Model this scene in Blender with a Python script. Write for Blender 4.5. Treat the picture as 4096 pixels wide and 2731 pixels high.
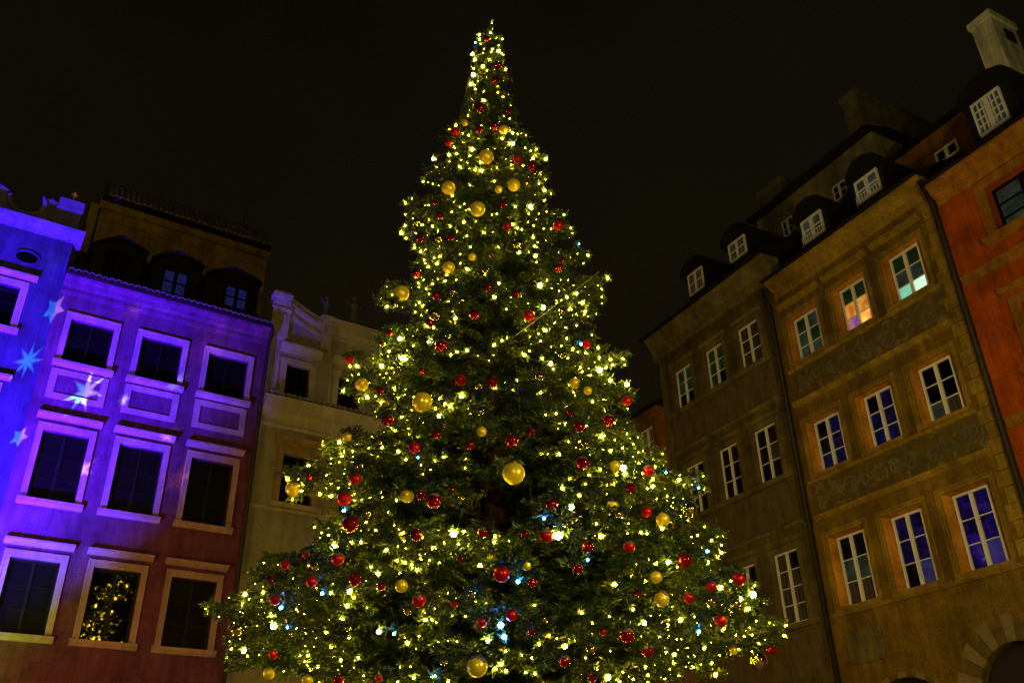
import bpy, math, random
import numpy as np
from mathutils import Matrix, Vector

random.seed(7)
rng = np.random.default_rng(11)
scene = bpy.context.scene
for o in list(bpy.data.objects):
    bpy.data.objects.remove(o)
C = scene.collection

# ------------------------------------------------------------------ camera
PITCH, ROLL, FPX = math.radians(29.258), math.radians(1.091), 3591.0
CAMZ = 1.6
cam_d = bpy.data.cameras.new('camera')
cam_d.sensor_width = 36.0
cam_d.lens = FPX / 4096 * 36.0
cam_d.clip_end = 600
cam = bpy.data.objects.new('camera', cam_d)
C.objects.link(cam)
_fw = Vector((0, math.cos(PITCH), math.sin(PITCH)))
_dn = Vector((0, math.sin(PITCH), -math.cos(PITCH)))
_c, _s = math.cos(ROLL), math.sin(ROLL)
_rt = Vector((1, 0, 0)) * _c + _dn * _s
_up = Vector((1, 0, 0)) * _s - _dn * _c
cam.matrix_world = Matrix(((_rt.x, _up.x, -_fw.x, 0), (_rt.y, _up.y, -_fw.y, 0),
                           (_rt.z, _up.z, -_fw.z, CAMZ), (0, 0, 0, 1)))
scene.camera = cam

# ------------------------------------------------------------------ night sky (city glow on low cloud)
world = bpy.data.worlds.new('World')
scene.world = world
world.use_nodes = True
wn, wl = world.node_tree.nodes, world.node_tree.links
bg = wn['Background']
wtc = wn.new('ShaderNodeTexCoord')
wno = wn.new('ShaderNodeTexNoise')
wno.inputs['Scale'].default_value = 1.6
wno.inputs['Detail'].default_value = 3
wra = wn.new('ShaderNodeValToRGB')
wra.color_ramp.elements[0].position = 0.3
wra.color_ramp.elements[0].color = (0.0026, 0.0021, 0.0011, 1)
wra.color_ramp.elements[1].position = 0.75
wra.color_ramp.elements[1].color = (0.0070, 0.0053, 0.0022, 1)
wl.new(wtc.outputs['Generated'], wno.inputs['Vector'])
wl.new(wno.outputs['Fac'], wra.inputs['Fac'])
wl.new(wra.outputs['Color'], bg.inputs['Color'])
bg.inputs['Strength'].default_value = 1.0

# ------------------------------------------------------------------ facade frames (metres)
def frame(o, x, y):
    return Matrix(((x[0], y[0], 0, o[0]), (x[1], y[1], 0, o[1]), (0, 0, 1, 0), (0, 0, 0, 1)))
ML = frame((-12.7134, 23.8195), (0.83533, 0.54975), (-0.54975, 0.83533))
MR = frame((9.21315, 25.37948), (0.47756, -0.87860), (0.87860, 0.47756))
def onL(x, d, z):
    return ML @ Vector((x, -d, z))
def onR(x, d, z):
    return MR @ Vector((x, -d, z))

# ------------------------------------------------------------------ lamps of the square
def lamp(name, kind, loc, energy, color, target=None, **kw):
    d = bpy.data.lights.new(name, kind)
    d.energy = energy
    d.color = color
    for k, v in kw.items():
        setattr(d, k, v)
    o = bpy.data.objects.new(name, d)
    C.objects.link(o)
    o.location = loc
    if target is not None:
        o.rotation_euler = (Vector(target) - Vector(loc)).to_track_quat('-Z', 'Y').to_euler()
    return o

SODIUM = (1.0, 0.77, 0.28)
lamp('street_lamp_light', 'POINT', onR(17.0, 11.0, 6.5), 1650, SODIUM, shadow_soft_size=0.25)
lamp('street_lamp_light', 'POINT', (1.0, -8.0, 7.0), 2300, SODIUM, shadow_soft_size=0.25)
lamp('street_lamp_light', 'POINT', onL(-4.0, 8.0, 3.0), 1300, (1.0, 0.58, 0.05), shadow_soft_size=0.2)

# blue and star light-show projectors standing in the square, off frame to the left
PROJ = onL(-5.0, 8.0, 1.6)
lamp('blue_projector_light', 'SPOT', PROJ, 100000, (0.062, 0.0, 1.0), target=onL(-3.1, 0, 12.9),
     spot_size=math.radians(58), spot_blend=1.0, shadow_soft_size=0.12)
lamp('green_flare_light', 'SPOT', onL(-5.0, 4.0, 2.5), 2600, (0.25, 1.0, 0.03), target=onL(-1.6, 0, 6.4),  # added spot, standing in for the green flare at the lower left
     spot_size=math.radians(36), spot_blend=1.0, shadow_soft_size=0.1)

def gobo(name, at, half, n, inner, energy, color, color2=None, soft=0.12, rot=0.0, sharp=1.0):
    """a small projector throwing one n-pointed star on the wall"""
    tgt = onL(at[0], 0.05, at[1])
    dist = (tgt - PROJ).length
    o = lamp(name, 'SPOT', PROJ, energy * 5.0, (1, 1, 1), target=tgt,
             spot_size=2 * math.atan(half * 1.25 / dist), spot_blend=0.05, shadow_soft_size=0.0)
    d = o.data
    d.use_nodes = True
    nt = d.node_tree
    N, L = nt.nodes, nt.links
    em = [x for x in N if x.type == 'EMISSION'][0]
    tc = N.new('ShaderNodeTexCoord')
    sp = N.new('ShaderNodeSeparateXYZ')
    L.new(tc.outputs['Normal'], sp.inputs[0])
    def m(op, a, b=None, c=None):
        q = N.new('ShaderNodeMath')
        q.operation = op
        for i, v in enumerate((a, b, c)):
            if v is None:
                continue
            if isinstance(v, (int, float)):
                q.inputs[i].default_value = v
            else:
                L.new(v, q.inputs[i])
        return q.outputs[0]
    half *= 0.7
    k = dist / half
    az = m('ABSOLUTE', sp.outputs['Z'])
    u = m('MULTIPLY', m('DIVIDE', sp.outputs['X'], az), k)
    v = m('MULTIPLY', m('DIVIDE', sp.outputs['Y'], az), k)
    r = m('SQRT', m('ADD', m('MULTIPLY', u, u), m('MULTIPLY', v, v)))
    th = m('ADD', m('ARCTAN2', v, u), rot)
    w = m('PINGPONG', th, math.pi / n)             # 0 at a tip, pi/n between tips
    a, b = 1.0, inner
    # straight edge from tip (1,0) to (inner*cos, inner*sin)
    bx, by = b * math.cos(math.pi / n), b * math.sin(math.pi / n)
    nx, ny = by, (a - bx)
    ln = math.hypot(nx, ny)
    nx, ny = nx / ln, ny / ln
    dd = m('SUBTRACT', m('MULTIPLY', r, m('ADD', m('MULTIPLY', m('COSINE', w), nx), m('MULTIPLY', m('SINE', w), ny))), nx * a)
    mask = m('SMOOTH_MAX', 0.0, 0.0, 0.0)
    mr = N.new('ShaderNodeMapRange')
    mr.inputs['From Min'].default_value = soft
    mr.inputs['From Max'].default_value = -soft
    L.new(dd, mr.inputs['Value'])
    L.new(mr.outputs[0], em.inputs['Strength'])
    mx = N.new('ShaderNodeMix')
    mx.data_type = 'RGBA'
    mx.inputs['A'].default_value = (*color, 1)
    mx.inputs['B'].default_value = (*(color2 or color), 1)
    sx = N.new('ShaderNodeMapRange')
    sx.inputs['From Min'].default_value = -0.1
    sx.inputs['From Max'].default_value = 0.1
    L.new(u, sx.inputs['Value'])
    L.new(sx.outputs[0], mx.inputs['Factor'])
    L.new(mx.outputs['Result'], em.inputs['Color'])
    return o

CY, PW = (0.01, 0.85, 1.0), (0.6, 0.9, 0.85)
gobo('star_projector_light', (-1.36, 15.85), 0.36, 5, 0.5, 16000, CY, PW, 0.07, 0.3)
gobo('star_projector_light', (-1.66, 14.02), 0.40, 8, 0.38, 20000, (0.05, 0.8, 1.0), None, 0.09, 0.1)
gobo('star_projector_light', (0.0, 13.44), 0.52, 7, 0.36, 26000, (0.1, 0.8, 1.0), (0.5, 0.9, 1.0), 0.08, 0.4)
gobo('star_projector_light', (-1.36, 11.71), 0.28, 5, 0.5, 14000, (0.1, 0.8, 1.0), PW, 0.05, 0.2)
gobo('star_projector_light', (0.83, 16.53), 0.30, 6, 0.5, 3000, (1.0, 0.5, 0.15), None, 0.35, 0.0)
gobo('star_projector_light', (3.30, 16.10), 0.75, 6, 0.6, 1500, (1.0, 0.35, 0.05), None, 0.5, 0.0)
gobo('star_projector_light', (3.05, 11.34), 0.34, 5, 0.5, 2600, (1.0, 0.5, 0.15), None, 0.4, 0.0)
gobo('star_projector_light', (2.64, 12.75), 0.22, 5, 0.5, 3500, (1.0, 0.5, 0.2), None, 0.4, 0.0)
gobo('star_projector_light', (1.10, 13.48), 0.16, 6, 0.6, 9000, (0.6, 0.9, 1.0), None, 0.3, 0.0)
gobo('star_projector_light', (2.58, 14.55), 0.20, 6, 0.5, 7000, (0.3, 0.6, 1.0), None, 0.35, 0.0)
gobo('star_projector_light', (0.45, 11.15), 0.26, 5, 0.4, 7000, (0.9, 0.7, 0.5), None, 0.3, 0.7)
gobo('star_projector_light', (-1.75, 17.45), 0.25, 6, 0.5, 1800, (0.3, 0.7, 0.9), None, 0.5, 0.0)

# ------------------------------------------------------------------ exposure / renderer
scene.view_settings.view_transform = 'Standard'
scene.view_settings.look = 'None'
scene.view_settings.gamma = 1
scene.view_settings.exposure = 0.0
scene.view_settings.use_curve_mapping = False
scene.cycles.max_bounces = 4
scene.cycles.diffuse_bounces = 2
scene.cycles.glossy_bounces = 3
scene.cycles.sample_clamp_indirect = 2.0
scene.cycles.use_denoising = True
try:
    scene.cycles.denoiser = 'OPENIMAGEDENOISE'
except Exception:
    pass
scene.cycles.blur_glossy = 0.3
scene.cycles.filter_width = 1.3

# ------------------------------------------------------------------ materials
def newmat(name):
    m = bpy.data.materials.new(name)
    m.use_nodes = True
    return m, m.node_tree.nodes, m.node_tree.links, m.node_tree.nodes['Principled BSDF']

def surface(name, col, col2=None, scale=2.0, rough=0.85, metal=0.0, spec=0.3, bump=0.0, bscale=40.0,
            lo=0.35, hi=0.65, detail=6, emit=None, estr=0.0, stretch=None):
    m, N, L, P = newmat(name)
    P.inputs['Roughness'].default_value = rough
    P.inputs['Metallic'].default_value = metal
    P.inputs['Specular IOR Level'].default_value = spec
    tc = N.new('ShaderNodeTexCoord')
    src = tc.outputs['Object']
    if stretch:
        mp = N.new('ShaderNodeMapping')
        mp.inputs['Scale'].default_value = stretch
        L.new(src, mp.inputs['Vector'])
        src = mp.outputs[0]
    if col2:
        no = N.new('ShaderNodeTexNoise')
        no.inputs['Scale'].default_value = scale
        no.inputs['Detail'].default_value = detail
        no.inputs['Roughness'].default_value = 0.65
        L.new(src, no.inputs['Vector'])
        cr = N.new('ShaderNodeValToRGB')
        cr.color_ramp.elements[0].position = lo
        cr.color_ramp.elements[0].color = (*col, 1)
        cr.color_ramp.elements[1].position = hi
        cr.color_ramp.elements[1].color = (*col2, 1)
        L.new(no.outputs['Fac'], cr.inputs['Fac'])
        L.new(cr.outputs['Color'], P.inputs['Base Color'])
    else:
        P.inputs['Base Color'].default_value = (*col, 1)
    if bump:
        b = N.new('ShaderNodeBump')
        b.inputs['Strength'].default_value = bump
        b.inputs['Distance'].default_value = 0.02
        n2 = N.new('ShaderNodeTexNoise')
        n2.inputs['Scale'].default_value = bscale
        n2.inputs['Detail'].default_value = 4
        L.new(tc.outputs['Object'], n2.inputs['Vector'])
        L.new(n2.outputs['Fac'], b.inputs['Height'])
        L.new(b.outputs['Normal'], P.inputs['Normal'])
    if emit:
        P.inputs['Emission Color'].default_value = (*emit, 1)
        P.inputs['Emission Strength'].default_value = estr
    return m

def plaster(name, a, b, grime=0.42, **kw):
    """lime plaster: mottled tone, rain streaks, fine grain and patchy repairs"""
    m = surface(name, a, b, scale=1.3, rough=0.9, spec=0.12, bump=0.9, bscale=16, lo=0.3, hi=0.7, **kw)
    N, L = m.node_tree.nodes, m.node_tree.links
    P = N['Principled BSDF']
    base = P.inputs['Base Color'].links[0].from_socket
    tc = [n for n in N if n.type == 'TEX_COORD'][0]
    def layer(scale, st, lo, hi, dark, detail=5):
        mp = N.new('ShaderNodeMapping')
        mp.inputs['Scale'].default_value = st
        L.new(tc.outputs['Object'], mp.inputs['Vector'])
        no = N.new('ShaderNodeTexNoise')
        no.inputs['Scale'].default_value = scale
        no.inputs['Detail'].default_value = detail
        no.inputs['Roughness'].default_value = 0.7
        L.new(mp.outputs[0], no.inputs['Vector'])
        mr = N.new('ShaderNodeMapRange')
        mr.inputs['From Min'].default_value = lo
        mr.inputs['From Max'].default_value = hi
        mr.inputs['To Min'].default_value = 1.0 - dark
        mr.inputs['To Max'].default_value = 1.0 + 0.3 * dark
        L.new(no.outputs['Fac'], mr.inputs['Value'])
        return mr.outputs[0]
    fac = None
    for lay in (layer(0.9, (1, 1, 1), 0.36, 0.62, grime), layer(1.6, (2.2, 2.2, 0.22), 0.35, 0.6, grime * 0.8), layer(26, (1, 1, 1), 0.35, 0.65, grime * 0.7, 3)):
        if fac is None:
            fac = lay
        else:
            q = N.new('ShaderNodeMath')
            q.operation = 'MULTIPLY'
            L.new(fac, q.inputs[0])
            L.new(lay, q.inputs[1])
            fac = q.outputs[0]
    vm = N.new('ShaderNodeVectorMath')
    vm.operation = 'SCALE'
    L.new(base, vm.inputs[0])
    L.new(fac, vm.inputs['Scale'])
    L.new(vm.outputs[0], P.inputs['Base Color'])
    return m

M = {}
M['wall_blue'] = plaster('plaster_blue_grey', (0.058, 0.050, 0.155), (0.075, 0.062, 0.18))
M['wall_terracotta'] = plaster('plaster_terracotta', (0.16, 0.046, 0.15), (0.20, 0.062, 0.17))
M['wall_cream'] = plaster('plaster_cream', (0.31, 0.285, 0.27), (0.36, 0.33, 0.315), grime=0.22)
M['wall_ochre_attic'] = plaster('plaster_ochre_attic', (0.32, 0.21, 0.012), (0.40, 0.27, 0.02))
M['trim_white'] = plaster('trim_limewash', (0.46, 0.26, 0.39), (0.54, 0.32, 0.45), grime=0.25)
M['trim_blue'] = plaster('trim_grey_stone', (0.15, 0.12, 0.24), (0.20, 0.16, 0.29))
M['trim_cream'] = plaster('trim_cream_stone', (0.42, 0.38, 0.33), (0.48, 0.44, 0.38), grime=0.18)
M['trim_orange'] = plaster('trim_orange_stone', (0.40, 0.17, 0.03), (0.48, 0.22, 0.045))
M['wall_ochre'] = plaster('plaster_ochre', (0.20, 0.125, 0.012), (0.28, 0.178, 0.022))
M['wall_ochre_low'] = plaster('plaster_brown_ochre', (0.24, 0.115, 0.03), (0.32, 0.165, 0.045))
M['trim_ochre'] = plaster('trim_ochre_stone', (0.34, 0.22, 0.03), (0.46, 0.305, 0.046))
M['reveal_orange'] = plaster('reveal_orange_plaster', (0.60, 0.25, 0.03), (0.72, 0.33, 0.05))
M['trim_amber'] = plaster('trim_amber_plaster', (0.38, 0.165, 0.016), (0.46, 0.21, 0.028))
M['trim_brown'] = plaster('trim_brown_stone', (0.40, 0.27, 0.16), (0.50, 0.35, 0.22))
M['wall_olive'] = plaster('plaster_olive', (0.125, 0.10, 0.026), (0.19, 0.155, 0.045))
M['trim_olive'] = plaster('trim_olive_stone', (0.19, 0.155, 0.05), (0.26, 0.215, 0.075))
M['wall_red'] = plaster('plaster_orange_red', (0.46, 0.085, 0.004), (0.56, 0.115, 0.007))
M['wall_amber'] = plaster('plaster_amber', (0.28, 0.125, 0.018), (0.36, 0.17, 0.03))
M['wall_pale'] = plaster('plaster_pale_yellow', (0.26, 0.23, 0.09), (0.33, 0.29, 0.13))
M['chimney'] = plaster('plaster_chimney_white', (0.78, 0.80, 0.52), (0.86, 0.86, 0.62))
M['firewall'] = plaster('plaster_grey_soot', (0.15, 0.14, 0.06), (0.22, 0.20, 0.10))
M['frame_white'] = surface('paint_white_window', (0.90, 0.90, 0.84), (0.84, 0.83, 0.77), scale=9, rough=0.5, spec=0.4)
M['frame_dark'] = surface('paint_dark_window', (0.003, 0.0025, 0.0025), (0.006, 0.005, 0.005), scale=8, rough=0.5)
M['frame_grey'] = surface('paint_grey_window', (0.16, 0.16, 0.24), (0.22, 0.22, 0.30), scale=8, rough=0.5)
M['roof_dark'] = surface('roof_felt_dark', (0.007, 0.006, 0.005), (0.016, 0.012, 0.010), scale=3, rough=0.8, bump=0.6)
M['tile'] = surface('clay_tile', (0.20, 0.15, 0.13), (0.32, 0.26, 0.23), scale=4, rough=0.75, bump=0.4)
M['pipe'] = surface('zinc_pipe', (0.03, 0.026, 0.02), (0.055, 0.045, 0.035), scale=5, rough=0.55, metal=0.4)
M['gilt'] = surface('gilt_metal', (0.95, 0.62, 0.16), (0.85, 0.5, 0.12), scale=6, rough=0.4, metal=0.25)
M['stone'] = surface('weathered_stone', (0.07, 0.065, 0.05), (0.11, 0.10, 0.08), scale=5, rough=0.9, bump=0.6)
M['voussoir'] = surface('arch_stone', (0.10, 0.07, 0.022), (0.15, 0.105, 0.035), scale=5, rough=0.9, bump=0.6)
M['voussoir_pale'] = surface('arch_stone_pale', (0.20, 0.15, 0.055), (0.27, 0.205, 0.08), scale=5, rough=0.9, bump=0.6)
M['dark_doorway'] = surface('doorway_shade', (0.012, 0.009, 0.007), (0.02, 0.016, 0.012), scale=4, rough=0.7)  # near-black, painting the shade inside the arched openings

def frieze(name, a, b, c):
    m, N, L, P = newmat(name)
    P.inputs['Roughness'].default_value = 0.9
    P.inputs['Specular IOR Level'].default_value = 0.1
    tc = N.new('ShaderNodeTexCoord')
    n1 = N.new('ShaderNodeTexNoise')
    n1.inputs['Scale'].default_value = 2.9
    n1.inputs['Detail'].default_value = 7.0
    n1.inputs['Distortion'].default_value = 1.0
    L.new(tc.outputs['Object'], n1.inputs['Vector'])
    r1 = N.new('ShaderNodeValToRGB')
    e = r1.color_ramp.elements
    e[0].position, e[0].color = 0.40, (*a, 1)
    e[1].position, e[1].color = 0.46, (*b, 1)
    q = r1.color_ramp.elements.new(0.57)
    q.color = (*b, 1)
    q = r1.color_ramp.elements.new(0.60)
    q.color = (*c, 1)
    L.new(n1.outputs['Fac'], r1.inputs['Fac'])
    L.new(r1.outputs['Color'], P.inputs['Base Color'])
    return m
M['frieze'] = frieze('sgraffito_frieze', (0.095, 0.078, 0.024), (0.135, 0.098, 0.024), (0.20, 0.165, 0.06))
M['frieze_olive'] = surface('plaster_stained_olive', (0.095, 0.062, 0.018), (0.165, 0.125, 0.048), scale=2.0, rough=0.9, stretch=(2.5, 1, 0.6), bump=0.4)

def glass(name, emit=None, estr=0.0, emit2=None, scale=2.0, base=(0.003, 0.003, 0.003), rough=0.03, folds=False):
    m, N, L, P = newmat(name)
    P.inputs['Base Color'].default_value = (*base, 1)
    P.inputs['Roughness'].default_value = rough
    P.inputs['IOR'].default_value = 1.52
    P.inputs['Specular IOR Level'].default_value = 0.12 if rough > 0.2 else 0.5
    tc = N.new('ShaderNodeTexCoord')
    nb = N.new('ShaderNodeTexNoise')
    nb.inputs['Scale'].default_value = 2.2
    L.new(tc.outputs['Object'], nb.inputs['Vector'])
    bp = N.new('ShaderNodeBump')
    bp.inputs['Strength'].default_value = 0.025
    bp.inputs['Distance'].default_value = 0.05
    L.new(nb.outputs['Fac'], bp.inputs['Height'])
    L.new(bp.outputs['Normal'], P.inputs['Normal'])
    if folds:                            # curtain behind the pane, its fold shade painted as darker bands
        wv = N.new('ShaderNodeTexWave')
        wv.bands_direction = 'X'
        wv.inputs['Scale'].default_value = 2.2
        wv.inputs['Distortion'].default_value = 2.5
        wv.inputs['Detail'].default_value = 2
        wv.inputs['Detail Scale'].default_value = 0.6
        L.new(tc.outputs['Object'], wv.inputs['Vector'])
        cf = N.new('ShaderNodeValToRGB')
        cf.color_ramp.elements[0].color = (*[c * 0.5 for c in base], 1)
        cf.color_ramp.elements[1].color = (*base, 1)
        L.new(wv.outputs['Fac'], cf.inputs['Fac'])
        L.new(cf.outputs['Color'], P.inputs['Base Color'])
    if emit:
        if emit2:
            no = N.new('ShaderNodeTexNoise')
            no.inputs['Scale'].default_value = scale
            no.inputs['Detail'].default_value = 2
            L.new(tc.outputs['Object'], no.inputs['Vector'])
            cr = N.new('ShaderNodeValToRGB')
            cr.color_ramp.elements[0].position = 0.40
            cr.color_ramp.elements[0].color = (*emit, 1)
            cr.color_ramp.elements[1].position = 0.62
            cr.color_ramp.elements[1].color = (*emit2, 1)
            L.new(no.outputs['Fac'], cr.inputs['Fac'])
            L.new(cr.outputs['Color'], P.inputs['Emission Color'])
        else:
            P.inputs['Emission Color'].default_value = (*emit, 1)
        P.inputs['Emission Strength'].default_value = estr
    return m
G = {
    'matte': glass('window_glass_matte', base=(0.003, 0.003, 0.003), rough=0.45),  # rough and weakly specular, which mutes the tree's reflection
    'dark': glass('window_glass'),
    'dim': glass('window_glass_net_curtain', base=(0.09, 0.085, 0.07), folds=True),
    'curtain': glass('window_glass_white_curtain', base=(0.26, 0.24, 0.21), folds=True),
    'green': glass('window_glass_dim_green_room', (0.003, 0.007, 0.0015), 1.0, (0.008, 0.017, 0.003)),
    'grey': glass('window_glass_faint_grey', (0.010, 0.013, 0.007), 1.0, (0.022, 0.026, 0.016)),  # faint grey emission lifts otherwise dark panes
    'orange': glass('window_glass_orange_room', (0.50, 0.10, 0.01), 1.0, (0.62, 0.30, 0.04), 2.5),
    'lamp': glass('window_glass_lit_lamp', (0.75, 0.18, 0.02), 1.0, (1.6, 0.7, 0.1), 3.0),
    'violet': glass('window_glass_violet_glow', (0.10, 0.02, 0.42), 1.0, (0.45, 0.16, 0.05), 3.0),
    'cyan': glass('window_glass_cyan_room', (0.62, 1.0, 0.66), 1.0, (0.75, 1.05, 0.8), 2.0),
    'cyan_dim': glass('window_glass_teal_room', (0.16, 0.50, 0.33), 1.0, (0.25, 0.62, 0.4), 2.0),
    'blue': glass('window_glass_blue_reflection', (0.0004, 0.0002, 0.004), 1.0, (0.0045, 0.0025, 0.024), 4.0),  # emission stands in for a reflection of the blue-lit facade
    'blue_pale': glass('window_glass_pale_blue_reflection', (0.014, 0.010, 0.048), 1.0, (0.026, 0.022, 0.042), 2.5),  # paler patch of the same painted blue reflection
    'navy': glass('window_glass_navy', (0.001, 0.0012, 0.009), 1.0, (0.003, 0.003, 0.028), 2.0),  # darker tone of the painted blue reflection
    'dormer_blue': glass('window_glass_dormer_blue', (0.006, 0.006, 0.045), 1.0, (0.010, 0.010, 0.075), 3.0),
}

# ------------------------------------------------------------------ mesh helpers
class MB:
    def __init__(s):
        s.v, s.f = [], []
    def quad(s, *p):
        n = len(s.v)
        s.v += [tuple(q) for q in p]
        s.f.append(tuple(range(n, n + len(p))))
        return s
    def box(s, x0, x1, y0, y1, z0, z1):
        n = len(s.v)
        s.v += [(x0, y0, z0), (x1, y0, z0), (x1, y1, z0), (x0, y1, z0), (x0, y0, z1), (x1, y0, z1), (x1, y1, z1), (x0, y1, z1)]
        s.f += [tuple(n + i for i in q) for q in ((0, 3, 2, 1), (4, 5, 6, 7), (0, 1, 5, 4), (1, 2, 6, 5), (2, 3, 7, 6), (3, 0, 4, 7))]
        return s
    def prism_x(s, yz, x0, x1):           # polygon in y,z extruded along x
        n, k = len(s.v), len(yz)
        s.v += [(x0, y, z) for y, z in yz] + [(x1, y, z) for y, z in yz]
        s.f.append(tuple(n + i for i in range(k)))
        s.f.append(tuple(n + k + i for i in reversed(range(k))))
        for i in range(k):
            j = (i + 1) % k
            s.f.append((n + i, n + k + i, n + k + j, n + j))
        return s
    def prism_y(s, xz, y0, y1):           # polygon in x,z extruded along y
        n, k = len(s.v), len(xz)
        s.v += [(x, y0, z) for x, z in xz] + [(x, y1, z) for x, z in xz]
        s.f.append(tuple(n + i for i in range(k)))
        s.f.append(tuple(n + k + i for i in reversed(range(k))))
        for i in range(k):
            j = (i + 1) % k
            s.f.append((n + i, n + k + i, n + k + j, n + j))
        return s
    def strip_y(s, a, b, y0, y1):         # a, b: matching x,z polylines; solid band between them
        for i in range(len(a) - 1):
            s.prism_y([a[i], a[i + 1], b[i + 1], b[i]], y0, y1)
        return s
    def tube(s, pts, r, n=6, closed=False):
        base = len(s.v)
        P = [Vector(p) for p in pts]
        rr = r if isinstance(r, (list, tuple)) else [r] * len(P)
        up0 = Vector((0.13, 0.21, 0.97))
        for i, p in enumerate(P):
            t = (P[min(i + 1, len(P) - 1)] - P[max(i - 1, 0)])
            t = t.normalized() if t.length > 1e-9 else Vector((0, 0, 1))
            a = t.cross(up0)
            if a.length < 0.1:
                a = t.cross(Vector((1, 0, 0)))
            a.normalize()
            b = t.cross(a)
            for k in range(n):
                an = 2 * math.pi * k / n
                s.v.append(tuple(p + (a * math.cos(an) + b * math.sin(an)) * rr[i]))
        for i in range(len(P) - 1):
            for k in range(n):
                k2 = (k + 1) % n
                s.f.append((base + i * n + k, base + i * n + k2, base + (i + 1) * n + k2, base + (i + 1) * n + k))
        s.f.append(tuple(base + k for k in reversed(range(n))))
        s.f.append(tuple(base + (len(P) - 1) * n + k for k in range(n)))
        return s
    def lathe(s, prof, n=16, cx=0, cy=0, cz=0):
        base = len(s.v)
        for r, z in prof:
            for k in range(n):
                an = 2 * math.pi * k / n
                s.v.append((cx + r * math.cos(an), cy + r * math.sin(an), cz + z))
        for i in range(len(prof) - 1):
            for k in range(n):
                k2 = (k + 1) % n
                s.f.append((base + i * n + k, base + i * n + k2, base + (i + 1) * n + k2, base + (i + 1) * n + k))
        s.f.append(tuple(base + k for k in reversed(range(n))))
        s.f.append(tuple(base + (len(prof) - 1) * n + k for k in range(n)))
        return s
    def mesh(s, name, mats, smooth=False, dx=0.0):
        me = bpy.data.meshes.new(name)
        me.from_pydata([(x - dx, y, z) for x, y, z in s.v], [], s.f)
        for m in (mats if isinstance(mats, (list, tuple)) else [mats]):
            me.materials.append(m)
        if smooth:
            me.polygons.foreach_set('use_smooth', [True] * len(me.polygons))
        me.update()
        return me

def link(name, data, parent=None):
    o = bpy.data.objects.new(name, data)
    C.objects.link(o)
    if parent is not None:
        o.parent = parent
    return o

def tag(o, label, cat, group=None, kind=None):
    o['label'] = label
    o['category'] = cat
    if group:
        o['group'] = group
    if kind:
        o['kind'] = kind
    return o

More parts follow.
